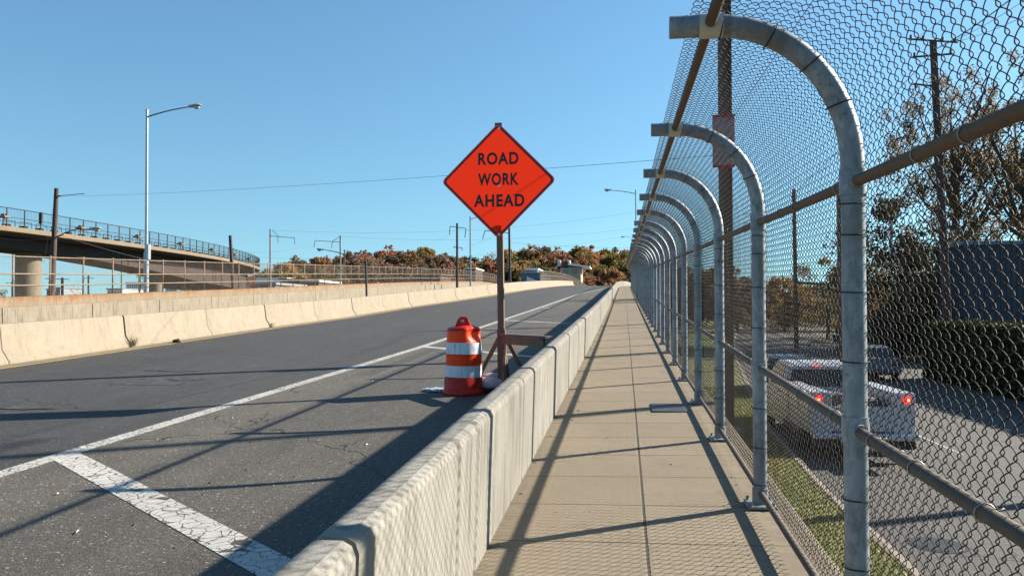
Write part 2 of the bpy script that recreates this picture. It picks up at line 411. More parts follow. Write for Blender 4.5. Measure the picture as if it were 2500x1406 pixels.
def leafmat(name, c, c2, scale, trans=0.25, obj_random=0.35, c3=None):
    m, nt, b = new_mat(name)
    oi = nt.nodes.new('ShaderNodeObjectInfo')
    a = noise(nt, scale, 3, 0.6)
    g = noise(nt, scale * 7, 2, 0.6)
    col = mixc(nt, ramp(nt, a, 0.38, 0.62), c, c2)
    col = mixc(nt, ramp(nt, g, 0.35, 0.7, 0, 0.7), col, c3 if c3 else tuple(x * 0.45 for x in c))
    hs = nt.nodes.new('ShaderNodeHueSaturation')
    nt.links.new(ramp(nt, oi.outputs['Random'], 0, 1, 0.5 - 0.03 * obj_random / 0.35, 0.5 + 0.03 * obj_random / 0.35), hs.inputs['Hue'])
    nt.links.new(ramp(nt, oi.outputs['Random'], 0, 1, 1 + obj_random, 1 - obj_random), hs.inputs['Value'])
    nt.links.new(col, hs.inputs['Color'])
    nt.links.new(hs.outputs[0], b.inputs['Base Color'])
    b.inputs['Roughness'].default_value = 0.65
    b.inputs['Specular IOR Level'].default_value = 0.25
    tr = nt.nodes.new('ShaderNodeBsdfTranslucent')
    nt.links.new(hs.outputs[0], tr.inputs[0])
    mx = nt.nodes.new('ShaderNodeMixShader'); mx.inputs[0].default_value = trans
    nt.links.new(b.outputs[0], mx.inputs[1]); nt.links.new(tr.outputs[0], mx.inputs[2])
    nt.links.new(mx.outputs[0], nt.nodes['Material Output'].inputs[0])
    return m
L_RUST = leafmat('rust_foliage', (0.2950, 0.1475, 0.0649), (0.2124, 0.1121, 0.0531), 0.25, 0.42)
L_GOLD = leafmat('gold_foliage', (0.4012, 0.2478, 0.0885), (0.2950, 0.1652, 0.0590), 0.25, 0.42)
L_OLIVE = leafmat('olive_foliage', (0.2006, 0.1711, 0.0555), (0.2808, 0.1912, 0.0555), 0.25, 0.42)
L_BROWN = leafmat('brown_foliage', (0.2242, 0.1416, 0.0885), (0.1711, 0.1062, 0.0708), 0.25, 0.42)
L_GREY = leafmat('grey_twig_foliage', (0.255, 0.196, 0.170), (0.187, 0.145, 0.128), 0.25, 0.42)
L_GREEN = leafmat('dark_green_foliage', (0.10, 0.12, 0.045), (0.07, 0.095, 0.04), 0.25, 0.42)
L_TALL = leafmat('thin_autumn_leaves', (0.16, 0.13, 0.06), (0.22, 0.12, 0.05), 0.5, 0.45, 0.1, (0.07, 0.075, 0.04))
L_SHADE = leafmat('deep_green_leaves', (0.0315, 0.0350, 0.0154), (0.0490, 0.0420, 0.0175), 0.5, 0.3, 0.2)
L_HEDGE = leafmat('hedge_leaves', (0.0360, 0.0540, 0.0132), (0.0270, 0.0420, 0.0108), 1.5, 0.25, 0.1)
L_BLADE = leafmat('grass_blades', (0.17, 0.20, 0.045), (0.30, 0.25, 0.09), 1.2, 0.4, 0.1, (0.07, 0.09, 0.02))

# ------------------------------------------------------------------ mesh helpers
class MB:
    def __init__(self):
        self.v = []; self.f = []; self.uv = None
    def add(self, vs, fs):
        o = len(self.v); self.v += [tuple(p) for p in vs]; self.f += [tuple(i + o for i in q) for q in fs]
        return self
    def box(self, c, s, rot=None, taper=1.0):
        hx, hy, hz = s[0] / 2, s[1] / 2, s[2] / 2
        vs = []
        for z in (-1, 1):
            k = taper if z > 0 else 1
            for x, y in ((-1, -1), (1, -1), (1, 1), (-1, 1)):
                vs.append(Vector((x * hx * k, y * hy * k, z * hz)))
        if rot is not None:
            vs = [rot @ p for p in vs]
        cv = Vector(c)
        return self.add([p + cv for p in vs], [(3, 2, 1, 0), (4, 5, 6, 7), (0, 1, 5, 4), (1, 2, 6, 5), (2, 3, 7, 6), (3, 0, 4, 7)])
    def cbox(self, c, s, ch=0.02, rot=None):
        # box with chamfered vertical and horizontal edges
        hx, hy, hz = s[0] / 2, s[1] / 2, s[2] / 2
        ch = min(ch, hx * 0.9, hy * 0.9, hz * 0.9)
        rings = []
        for z, k in ((-hz, ch), (-hz + ch, 0), (hz - ch, 0), (hz, ch)):
            ring = []
            for sx, sy, a in ((-1, -1, 0), (-1, -1, 1), (1, -1, 0), (1, -1, 1), (1, 1, 0), (1, 1, 1), (-1, 1, 0), (-1, 1, 1)):
                X = hx - k; Y = hy - k
                cut = ch * 0.6
                if (sx, sy) in ((-1, -1), (1, 1)): q = (X, Y - cut) if a == 0 else (X - cut, Y)
                else: q = (X - cut, Y) if a == 0 else (X, Y - cut)
                ring.append(Vector((sx * q[0], sy * q[1], z)))
            rings.append(ring)
        vs = [p for r_ in rings for p in r_]
        if rot is not None: vs = [rot @ p for p in vs]
        cv = Vector(c)
        fs = [tuple(reversed(range(8))), tuple(range(24, 32))]
        for j in range(3):
            for i in range(8):
                fs.append((j * 8 + i, j * 8 + (i + 1) % 8, (j + 1) * 8 + (i + 1) % 8, (j + 1) * 8 + i))
        return self.add([p + cv for p in vs], fs)
    def tube(self, pts, r, n=8, cap=True):
        pts = [Vector(p) for p in pts]
        rs = r if isinstance(r, (list, tuple)) else [r] * len(pts)
        vs = []; up = None
        for i, p in enumerate(pts):
            t = (pts[min(i + 1, len(pts) - 1)] - pts[max(i - 1, 0)])
            if t.length < 1e-9: t = Vector((0, 0, 1))
            t.normalize()
            if up is None:
                a = Vector((0, 0, 1)) if abs(t.z) < 0.9 else Vector((1, 0, 0))
                up = (a - t * a.dot(t)).normalized()
            else:
                up = (up - t * up.dot(t)).normalized()
            s = t.cross(up)
            for k in range(n):
                an = 2 * math.pi * k / n
                vs.append(p + (up * math.cos(an) + s * math.sin(an)) * rs[i])
        fs = []
        for i in range(len(pts) - 1):
            for k in range(n):
                a = i * n + k; b_ = i * n + (k + 1) % n
                fs.append((a, b_, b_ + n, a + n))
        if cap:
            fs.append(tuple(reversed(range(n)))); fs.append(tuple(range((len(pts) - 1) * n, len(pts) * n)))
        return self.add(vs, fs)
    def lathe(self, prof_, c=(0, 0, 0), n=24):
        vs = []; fs = []
        for r_, z in prof_:
            for k in range(n):
                a = 2 * math.pi * k / n
                vs.append((c[0] + r_ * math.cos(a), c[1] + r_ * math.sin(a), c[2] + z))
        for i in range(len(prof_) - 1):
            for k in range(n):
                fs.append((i * n + k, i * n + (k + 1) % n, (i + 1) * n + (k + 1) % n, (i + 1) * n + k))
        fs.append(tuple(reversed(range(n)))); fs.append(tuple(range((len(prof_) - 1) * n, len(prof_) * n)))
        return self.add(vs, fs)
    def prism(self, poly, axis, a, b):
        # polygon in the two other axes, extruded along axis from a to b
        def mk(p, t):
            return {'x': (t, p[0], p[1]), 'y': (p[0], t, p[1]), 'z': (p[0], p[1], t)}[axis]
        n = len(poly)
        vs = [mk(p, a) for p in poly] + [mk(p, b) for p in poly]
        fs = [tuple(reversed(range(n))), tuple(range(n, 2 * n))] + [(i, (i + 1) % n, n + (i + 1) % n, n + i) for i in range(n)]
        return self.add(vs, fs)
    def sweep(self, section, path, closed=True):
        # section: list of (dx, dz); path: list of (x, y, z) going mostly along y
        vs = []; n = 0
        for i, p in enumerate(path):
            q = Vector(path[min(i + 1, len(path) - 1)]) - Vector(path[max(i - 1, 0)])
            t = Vector((q.x, q.y, 0)).normalized(); side = Vector((t.y, -t.x, 0))
            sec = section(i) if callable(section) else section
            n = len(sec)
            for dx, dz in sec:
                vs.append(Vector(p) + side * dx + Vector((0, 0, dz)))
        fs = []
        for i in range(len(path) - 1):
            for k in range(n if closed else n - 1):
                a = i * n + k; b_ = i * n + (k + 1) % n
                fs.append((a, b_, b_ + n, a + n))
        if closed:
            fs.append(tuple(reversed(range(n)))); fs.append(tuple(range((len(path) - 1) * n, len(path) * n)))
        return self.add(vs, fs)
    def quads(self, n, fn):
        for _ in range(n):
            c, s = fn()
            a = Vector((rnd.gauss(0, 1), rnd.gauss(0, 1), rnd.gauss(0, 1))).normalized()
            b_ = a.cross(Vector((rnd.gauss(0, 1), rnd.gauss(0, 1), rnd.gauss(0, 1)))).normalized()
            c = Vector(c)
            self.add([c - a * s, c + b_ * s * 0.6, c + a * s, c - b_ * s * 0.6], [(0, 1, 2, 3)])
    def mesh(self, name, mat, smooth=False):
        me = bpy.data.meshes.new(name)
        me.from_pydata(self.v, [], self.f)
        me.materials.append(mat)
        if smooth:
            me.shade_smooth()
        me.update()
        return me
    def build(self, name, mat, parent=None, smooth=False, loc=None, fixn=True):
        me = self.mesh(name, mat, False)
        if fixn:
            import bmesh
            bm = bmesh.new(); bm.from_mesh(me)
            bmesh.ops.recalc_face_normals(bm, faces=bm.faces)
            bm.to_mesh(me); bm.free()
        if smooth:
            me.shade_smooth()
            try: me.set_sharp_from_angle(angle=R(40))
            except Exception: pass
        return link(name, me, parent, loc)
def link(name, data, parent=None, loc=None):
    o = bpy.data.objects.new(name, data)
    COL.objects.link(o)
    if parent is not None: o.parent = parent
    if loc is not None: o.location = loc
    return o
def tag(o, label, cat, group=None, kind=None):
    if label: o['label'] = label
    if cat: o['category'] = cat
    if group: o['group'] = group
    if kind: o['kind'] = kind
    return o
def thing(name, label, cat, loc=(0, 0, 0), group=None, rz=0):
    o = link(name, None, None, loc)
    o.rotation_euler = (0, 0, rz)
    return tag(o, label, cat, group)
def struct(o):
    o['kind'] = 'structure'; return o
def copy_tree(o, parent=None):
    c = o.copy(); COL.objects.link(c); c.parent = parent
    for ch in list(o.children): copy_tree(ch, c)
    return c
def srange(a, b, near=1.0, far=3.0):
    out = [a]; s = a
    while s < b - 1e-6:
        s = min(b, s + (near if s < 40 else far)); out.append(s)
    return out
def leftx(s):  # road-side foot of the left barrier
    return float(np.interp(s, [-40, 14, 27, 43, 52, 63, 80, 105, 150, 300], [-12.4, -12.4, -12.6, -12.0, -11.0, -10.0, -9.7, -9.5, -9.4, -9.4]))
def leftr(s):
    return float(np.interp(s, [0, 34, 43, 50, 63, 80, 105, 150, 190], [0, 0, 0.09, 0.18, 0.33, 0.33, 0.26, 0.1, 0]))
def prof2(x, s):
    return prof(s) + leftr(s) * min(1.0, max(0.0, (-x - 3.0) / (-leftx(s) - 3.0)))
def ribbon(name, x0, x1, a, b, dz, mat, crossfall=None, step=1.0):
    m = MB(); vs = []; ss = srange(a, b, step, 3)
    for s in ss:
        z = prof(s) + dz
        xa = x0(s) if callable(x0) else x0; xb = x1(s) if callable(x1) else x1
        bd = bend(s)
        vs += [(xa + bd, s, prof2(xa, s) + dz + (crossfall(xa) if crossfall else 0)), (xb + bd, s, prof2(xb, s) + dz + (crossfall(xb) if crossfall else 0))]
    m.add(vs, [(2 * i, 2 * i + 1, 2 * i + 3, 2 * i + 2) for i in range(len(ss) - 1)])
    return m.build(name, mat, fixn=False)

# ------------------------------------------------------------------ ground, street, bridge decks
g = MB(); g.add([(-4000, -400, STREET - 0.03), (4000, -400, STREET - 0.03), (4000, 7000, STREET - 0.03), (-4000, 7000, STREET - 0.03)], [(0, 1, 2, 3)])
struct(g.build('ground', M_DIRT, fixn=False))

def curbx(s):
    return float(np.interp(s, [-40, 13, 21, 28, 50, 80, 123, 180, 260], [3.1, 3.1, 3.45, 4.2, 6.6, 10.4, 16.8, 27, 44]))
m = MB(); ss = [x * 2.0 for x in range(-15, 121)]
vs = []
for s in ss: vs += [(curbx(s) + 0.16, s, STREET), (curbx(s) + (8.6 if s < 60 else 8.6), s, STREET)]
m.add(vs, [(2 * i, 2 * i + 1, 2 * i + 3, 2 * i + 2) for i in range(len(ss) - 1)])
struct(m.build('side_street', M_ASPH3, fixn=False))
# grass verge slab + kerb
m = MB(); vs = []
for s in ss: vs += [(1.18 + bend(s), s, GRASSZ), (curbx(s), s, GRASSZ)]
m.add(vs, [(2 * i, 2 * i + 1, 2 * i + 3, 2 * i + 2) for i in range(len(ss) - 1)])
struct(m.build('grass_verge', M_TURF, fixn=False))
m = MB()
m.sweep([(0, -0.2), (0, 0.012), (0.03, 0.02), (0.13, 0.02), (0.16, -0.01), (0.17, -0.2)], [(curbx(s), s, GRASSZ) for s in ss])
tag(m.build('street_kerb', M_KERB), 'pale concrete kerb between the grass verge and the lower side street', 'kerb')
# faint line on the street
m = MB()
for a, b_ in ((9, 12), (18, 21), (27, 30), (36, 39)):
    m.add([(7.0, a, STREET + .004), (7.06, a, STREET + .004), (7.06, b_, STREET + .004), (7.0, b_, STREET + .004)], [(0, 1, 2, 3)])
struct(m.build('street_lane_line', M_WLINE, fixn=False))

def edgex(s):  # outer white line of the gore area
    return float(np.interp(s, [-40, 7, 12, 19, 34, 55, 75, 100, 140], [-5.55, -5.45, -5.32, -5.15, -5.02, -4.6, -4.1, -2.9, -1.6]))
struct(ribbon('road', lambda s: leftx(s) - 0.3 - bend(s), lambda s: edgex(s) + 0.1, -6, 300, 0.0, M_ASPH))
struct(ribbon('road_shoulder', lambda s: edgex(s) + 0.1, lambda s: -0.70, -6, 300, 0.0, M_ASPH2))
struct(ribbon('far_carriageway', lambda s: -27.9, lambda s: leftx(s) - 0.3 - bend(s), -6, 300, -0.75, M_ASPH))
struct(ribbon('edge_line', lambda s: edgex(s), lambda s: edgex(s) + 0.2, -5, 140, 0.0022, M_WLINE))
struct(ribbon('yellow_line', lambda s: leftx(s) + 0.42 - bend(s), lambda s: leftx(s) + 0.52 - bend(s), -5, 135, 0.005, M_YPAINT))
struct(ribbon('gutter_grime', lambda s: leftx(s) - 0.1 - bend(s), lambda s: leftx(s) + 0.36 - bend(s), -5, 135, 0.0035, simple('gutter_dirt', (0.20, 0.155, 0.10), 0.9, c2=(0.10, 0.085, 0.065), scale=2.2, stretch=(1, 0.3, 1), bmp=0.4)))
# gore stripes
m = MB()
d = Vector((0.787, -0.618)); nrm = Vector((0.618, 0.787))
for k in range(-1, 9):
    y0 = 6.985 + 12.6 * k
    x0 = edgex(y0) + 0.18
    w = 0.27
    A = Vector((x0, y0)) - nrm * w / 2; B = Vector((x0, y0)) + nrm * w / 2
    L = (-0.98 - x0) / 0.787
    nseg = 6
    for i in range(nseg):
        t0, t1 = L * i / nseg, L * (i + 1) / nseg
        q = [A + d * (t0 - (0.10 if i == 0 else 0)), A + d * t1, B + d * t1, B + d * (t0 - (0.06 if i == 0 else 0))]
        m.add([(p.x + bend(p.y), p.y, prof2(p.x, p.y) + 0.0038) for p in q], [(0, 1, 2, 3)])
struct(m.build('gore_stripes', M_WPAINT, fixn=False))
# broken asphalt patches in the lane
def blob_patch(name, c, rx, ry, mat, dz, seed):
    r2 = random.Random(seed); pts = []
    for k in range(40):
        a = 2 * math.pi * k / 40; q = 0.75 + 0.35 * r2.random() + 0.15 * math.sin(3 * a + seed)
        pts.append((c[0] + rx * q * math.cos(a), c[1] + ry * q * math.sin(a)))
    m = MB(); m.add([(x, y, prof(y) + dz) for x, y in pts], [tuple(range(40))])
    return struct(m.build(name, mat, fixn=False))
M_PATCH = simple('broken_asphalt', (0.016, 0.016, 0.02), 0.9, c2=(0.045, 0.045, 0.052), scale=7, bmp=0.9, lo=0.45, hi=0.55)
for i, (px, py, rx, ry) in enumerate(((365, 934, 0.75, 0.35), (435, 925, 0.55, 0.22), (420, 905, 0.55, 0.12), (40, 996, 0.6, 0.12))):
    r_ = ray(px, py); t = 1.65 / (GRADE * r_[1] - r_[2]); blob_patch('road_patch', (r_[0] * t, r_[1] * t), rx, ry, M_PATCH, 0.004 + 0.002 * i, i + 3)

# sidewalk slab
cf = lambda x: 0.02 * (x + 0.86)
struct(ribbon('sidewalk', -0.95, 1.15, -6, 300, 0.0, M_WALK, cf, 0.7))
m = MB()
m.sweep([(-0.03, -0.22), (0.0, 0.0), (0.03, -0.004), (0.03, -8)][:4], [(1.145 + bend(s), s, prof(s) + 0.04) for s in srange(-6, 300)])
tag(m.build('retaining_wall', M_KERB), 'concrete retaining wall carrying the sidewalk edge under the arched chain-link fence', 'wall')
# sidewalk grate
gt = MB()
gx, gy = 0.56, 10.32
gz = prof(gy) + cf(gx)
sl_ = Matrix.Rotation(math.atan(GRADE), 3, 'X')
for k in range(12):
    gt.box((gx - 0.21 + 0.038 * k, gy, gz + 0.006), (0.012, 0.62, 0.012), sl_)
for k in range(15):
    gt.box((gx, gy - 0.30 + 0.043 * k, gz + (-0.30 + 0.043 * k) * GRADE + 0.009), (0.44, 0.016, 0.012), sl_)
o = link('drain_grate', None); tag(o, 'small grey metal drain grate set in the sidewalk near the fence', 'grate')
gt.build('grid', simple('grate_steel', (0.20, 0.215, 0.235), 0.5, metal=0.2), o)
MB().box((gx, gy, gz + 0.001), (0.46, 0.66, 0.006), sl_).build('pit', M_BLACK, o)
# leaves and litter on the sidewalk
m = MB()

# ------------------------------------------------------------------ right barrier (between road and sidewalk)
bar = thing('barrier_wall', 'weathered grey concrete barrier wall between the road and the sidewalk', 'barrier')
joints = [-4, -1.7, 0.4, 2.44, 3.97, 4.48, 6.58, 8.69, 9.58, 12.1, 14.6, 17.0, 19.4]
while joints[-1] < 175: joints.append(joints[-1] + 2.45)
secR = [(-1.22, -0.05), (-1.20, 0.07), (-1.06, 0.30), (-1.005, 0.78), (-0.985, 0.825), (-0.955, 0.85), (-0.865, 0.85), (-0.835, 0.835), (-0.822, 0.80), (-0.845, -0.05)]
for i in range(len(joints) - 1):
    a, b_ = joints[i], joints[i + 1]
    gap = 0.011 if a not in (2.44, 4.48, 9.58) else 0.018
    gapb = 0.011 if b_ not in (2.44, 4.48, 9.58) else 0.018
    m = MB()
    n = max(2, int((b_ - a) / 0.5))
    ys = [a + gap] + [a + gap + 0.03] + [a + (b_ - a) * k / n for k in range(1, n)] + [b_ - gapb - 0.03, b_ - gapb]
    def sec(j, L=len(ys)):
        if j in (0, L - 1): return [(x + (0.015 if x < -1 else -0.012 if x > -0.87 else 0), z - (0.012 if z > 0.7 else 0)) for x, z in secR]
        return secR
    m.sweep(sec, [(bend(y), y, prof(y)) for y in ys])
    m.build('wall_section', M_BARR, bar)
m = MB()
m.sweep([(-1.15, -0.03), (-1.0, 0.76), (-0.88, 0.80), (-0.87, -0.03)], [(bend(s), s, prof(s)) for s in srange(-4, 175)])
m.build('joint_core', simple('joint_shadow', (0.055, 0.05, 0.045), 0.95), bar)

# ------------------------------------------------------------------ left cream barrier: separate precast sections
secL = [(0.0, -0.03), (0.0, 0.06), (-0.17, 0.30), (-0.235, 0.78), (-0.26, 0.81), (-0.40, 0.81), (-0.425, 0.78), (-0.49, 0.30), (-0.66, 0.06), (-0.66, -0.9)]
jl = [14.65 - 4.1 * 4, 14.65 - 4.1 * 3]
first = {0: 'cream concrete road barrier section at the left edge of the photo', 1: 'cream barrier section with a grass tuft at its left joint', 2: 'cream barrier section beside the black debris on the gutter'}
s0 = 18.9 - 4.17 * 6
k = 0
while s0 < 150:
    s1_ = s0 + 4.17
    m = MB(); n = 5
    gap = 0.035 if k % 2 == 0 else 0.012
    gap2 = 0.035 if (k + 1) % 2 == 0 else 0.012
    ys = [s0 + gap] + [s0 + gap + 0.05] + [s0 + 4.17 * q / n for q in range(1, n)] + [s1_ - gap2 - 0.05, s1_ - gap2]
    def sec(j, L=len(ys)):
        return [(x * 0.96 - 0.01, z - 0.012) for x, z in secL] if j in (0, L - 1) else secL
    m.sweep(sec, [(leftx(y), y, prof(y) + leftr(y)) for y in ys])
    o = m.build('road_barrier', M_LBARR, smooth=True)
    idx = k - 5
    if idx == 0: lab = 'cream concrete road barrier section cut off by the left edge of the photo'
    elif idx == 1: lab = 'cream road barrier section just right of the weed growing in a joint'
    elif idx == 2: lab = 'second cream road barrier section right of the weed in the joint'
    elif idx == 3: lab = 'cream road barrier section below the leaning dark pole behind the fence'
    else: lab = 'distant cream concrete barrier section in the long row along the left of the road' if idx > 3 else 'cream barrier section left of the photo edge'
    tag(o, lab, 'road barrier', 'cream barrier sections along the left of the road')
    s0 = s1_; k += 1

# weed in the joint, debris
def tuft(c, n, h, mat, name, label, cat):
    m = MB()
    for _ in range(n):
        a = rnd.uniform(0, 6.28); l = h * rnd.uniform(0.5, 1.1); t = rnd.uniform(0.2, 1.0)
        dx, dy = math.cos(a) * l * t, math.sin(a) * l * t - 0.0
        w = 0.0035; px_, py_ = -math.sin(a) * w, math.cos(a) * w
        x, y, z = c[0] + rnd.gauss(0, 0.03), c[1] + rnd.gauss(0, 0.04), c[2]
        m.add([(x - px_, y - py_, z), (x + px_, y + py_, z), (x + dx * .5 + px_, y + dy * .5 + py_, z + l * .7), (x + dx * .5 - px_, y + dy * .5 - py_, z + l * .7), (x + dx, y + dy, z + l * .8)], [(0, 1, 2, 3), (3, 2, 4)])
    return tag(m.build(name, mat, fixn=False), label, cat)
M_WEED = simple('dry_weed', (0.26, 0.20, 0.10), 0.9, c2=(0.14, 0.12, 0.05), scale=20)
tuft((leftx(18.9) + 0.05, 18.9, prof(18.9) + 0.02), 70, 0.36, M_WEED, 'weed', 'dry grass tuft growing in the joint of the cream barrier', 'weed')
tuft((leftx(27.24) + 0.04, 27.24, prof(27.24)), 40, 0.22, M_WEED, 'weed', 'small dry weed at the foot of the cream barrier further along', 'weed')
q = atX(432, 826, -12.1)
m = MB()
for _ in range(26):
    m.box((q.x + rnd.gauss(0, 0.035), q.y + rnd.gauss(0, 0.045), prof(q.y) + rnd.uniform(0.01, 0.07)), (0.06, 0.07, 0.03), Matrix.Rotation(rnd.uniform(0, 3), 3, (rnd.random(), rnd.random(), rnd.random())))
tag(m.build('debris', M_BLACK), 'small black crumpled debris lying in the gutter by the cream barrier', 'debris')

# ------------------------------------------------------------------ chain link panels (real wire)
def chain_panel(slope, y_len, curve, D=0.0711, wr=0.0022, sides=4, per=8, amp=0.0045):
    """curve(t) -> (x, z, nx, nz) with t = arc length up the fabric; wires run up, panel spans y_len."""
    w = D / 2
    nw = int(round(y_len / w))
    L = curve.length
    nper = int(L / D)
    tt = np.arange(nper * per + 1) / per
    ph = tt % 1.0
    tri = 1 - np.abs(2 * ph - 1)            # 0..1..0
    sm = tri * (1 - 0.30) + 0.30 * (0.5 - 0.5 * np.cos(np.pi * tri * 1.0))
    u = sm * (w * 1.28) - w * 0.14
    dep = amp * np.where(ph < 0.5, 1, -1) * np.sqrt(np.clip(np.sin(np.pi * (2 * ph % 1.0)), 0, 1))
    cx, cz, nx, nz = curve(tt * D)
    verts = []; faces = []
    npts = len(tt)
    # per wire positions
    P = np.stack([cx + nx * dep, u, cz + nz * dep], 1)
    def tube_of(P):
        T = np.gradient(P, axis=0); T /= np.linalg.norm(T, axis=1)[:, None]
        A = np.stack([nx, np.zeros(npts), nz], 1); A -= T * (A * T).sum(1)[:, None]; A /= np.linalg.norm(A, axis=1)[:, None]
        B = np.cross(T, A)
        ring = []
        for k in range(sides):
            an = 2 * math.pi * (k + 0.5) / sides
            ring.append(P + (A * math.cos(an) + B * math.sin(an)) * wr)
        return np.stack(ring, 1).reshape(-1, 3)
    V0 = tube_of(P)
    # neighbouring wires are mirrored so that they hook into each other and form diamonds
    # (the wires are all wound the same way, so the mirrored ones also swap front and back)
    P1 = np.stack([cx - nx * dep, w - u, cz - nz * dep], 1)
    V1 = tube_of(P1)
    idx = np.arange(npts - 1)[:, None] * sides + np.arange(sides)[None, :]
    nxt = np.arange(npts - 1)[:, None] * sides + (np.arange(sides)[None, :] + 1) % sides
    F0 = np.stack([idx, nxt, nxt + sides, idx + sides], -1).reshape(-1, 4)
    allV = []; allF = []
    rs = np.random.RandomState(3)
    for i in range(nw):
        V = (V0 if i % 2 == 0 else V1).copy()
        V[:, 1] += i * w
        V[:, 0] += rs.normal(0, 0.0007)
        allV.append(V); allF.append(F0 + i * len(V0))
    V = np.concatenate(allV); Fc = np.concatenate(allF)
    V[:, 2] += V[:, 1] * slope
    me = bpy.data.meshes.new('chain_link')
    me.vertices.add(len(V)); me.vertices.foreach_set('co', V.astype(np.float32).ravel())
    me.loops.add(len(Fc) * 4); me.loops.foreach_set('vertex_index', Fc.astype(np.int32).ravel())
    me.polygons.add(len(Fc)); me.polygons.foreach_set('loop_start', (np.arange(len(Fc)) * 4).astype(np.int32))
    me.polygons.foreach_set('loop_total', np.full(len(Fc), 4, np.int32))
    me.polygons.foreach_set('use_smooth', np.ones(len(Fc), bool))
    me.update(calc_edges=True); me.validate()
    return me
class Curve2:
    def __init__(self, pts, off=0.0, wave=0.0):
        p = np.array(pts, float)
        seg = np.linalg.norm(np.diff(p, axis=0), axis=1)
        self.s = np.concatenate([[0], np.cumsum(seg)]); self.p = p; self.length = self.s[-1]; self.off = off
    def __call__(self, t):
        x = np.interp(t, self.s, self.p[:, 0]); z = np.interp(t, self.s, self.p[:, 1])
        e = 0.03
        tx = np.interp(t + e, self.s, self.p[:, 0]) - np.interp(t - e, self.s, self.p[:, 0])
        tz = np.interp(t + e, self.s, self.p[:, 1]) - np.interp(t - e, self.s, self.p[:, 1])
        l = np.hypot(tx, tz) + 1e-9; nx, nz = tz / l, -tx / l
        return x + nx * self.off, z + nz * self.off, nx, nz

# arch of the posts (x relative to post line, z above the slab)
FX = 0.955
POSTR = 0.048
archp = [(0, 0.0), (0, 2.06)]
cxr, czr, rx, rz_ = -0.60, 2.09, 0.60, 0.625
for k in range(0, 19):
    a = math.pi / 2 * k / 18
    archp.append((cxr + rx * math.cos(a) ** 0.92 if k < 18 else cxr, czr + rz_ * math.sin(a)))
archp.append((-0.755, czr + rz_))
mesh_path = [(p[0], p[1]) for p in archp if p[1] > 0.06 or p[1] == 0]
mesh_path[0] = (0, 0.07); mesh_path[-1] = (-0.72, czr + rz_ + 0.004)
fcurve = Curve2(mesh_path, off=POSTR + 0.006)

fence = thing('arched_fence', 'tall chain-link fence with grey posts arching over the sidewalk', 'fence')
SP = 2.4
posts_y = [3.52 + SP * k for k in range(-2, 60)]
posts_y = [y for y in posts_y if y < 150]
# prototype post
def make_post():
    m = MB(); m.tube([(x, 0, z) for x, z in archp], POSTR, 20)
    return m.mesh('post', M_GALV, True)
post_me = make_post()
post_me.set_sharp_from_angle(angle=R(50))
mb = MB()
mb.tube([(0, 0, - 0.055), (0, 0, 0.055)], POSTR + 0.006, 20)
mb.tube([(0, 0.03, 0), (0, 0.085, 0)], 0.030, 12); mb.tube([(0, -0.03, 0), (0, -0.085, 0)], 0.030, 12)
clamp_me = mb.mesh('rail_clamp', M_GALV, True); clamp_me.set_sharp_from_angle(angle=R(40))
mb = MB()
tx, tz = -0.585, czr + rz_
mb.tube([(tx - 0.045, 0, tz), (tx + 0.055, 0, tz)], POSTR + 0.006, 20)
mb.tube([(tx, -0.06, tz + 0.0), (tx, 0.06, tz + 0.0)], 0.034, 12)
tclamp_me = mb.mesh('top_clamp', simple('clamp_aluminium', (0.55, 0.52, 0.44), 0.45, metal=0.3, var=0.25, scale=12), True); tclamp_me.set_sharp_from_angle(angle=R(40))
mb = MB()
mb.cbox((0, 0, 0.012), (0.2, 0.24, 0.02), 0.004); mb.tube([(0, 0, 0.02), (0, 0, 0.13)], POSTR + 0.008, 16)
for sx in (-1, 1):
    for sy in (-1, 1): mb.tube([(sx * 0.075, sy * 0.095, 0.02), (sx * 0.075, sy * 0.095, 0.05)], 0.012, 6)
base_me = mb.mesh('base_plate', M_GALV, False)
mb = MB(); mb.tube([(0.058 * math.cos(a), 0.052 * math.sin(a), 0.004 * math.sin(a)) for a in [2 * math.pi * k / 16 for k in range(17)]], 0.0028, 5)
tie_me = mb.mesh('tie_wire', M_WIRE, True)
TIES = [((0, 0, z), 0.0) for z in (0.16, 0.42, 0.70, 1.27, 1.56, 1.80, 1.93)]
for k in (5, 9, 13, 17):
    p = archp[2 + k]; p2 = archp[1 + k]
    TIES.append(((p[0], 0, p[1]), math.atan2(p[0] - p2[0], p[1] - p2[1])))
MCAP = None
fz = 0.02 * (FX + 0.86)
chain_cache = {}
rt0 = random.Random(12)
rw = MB()
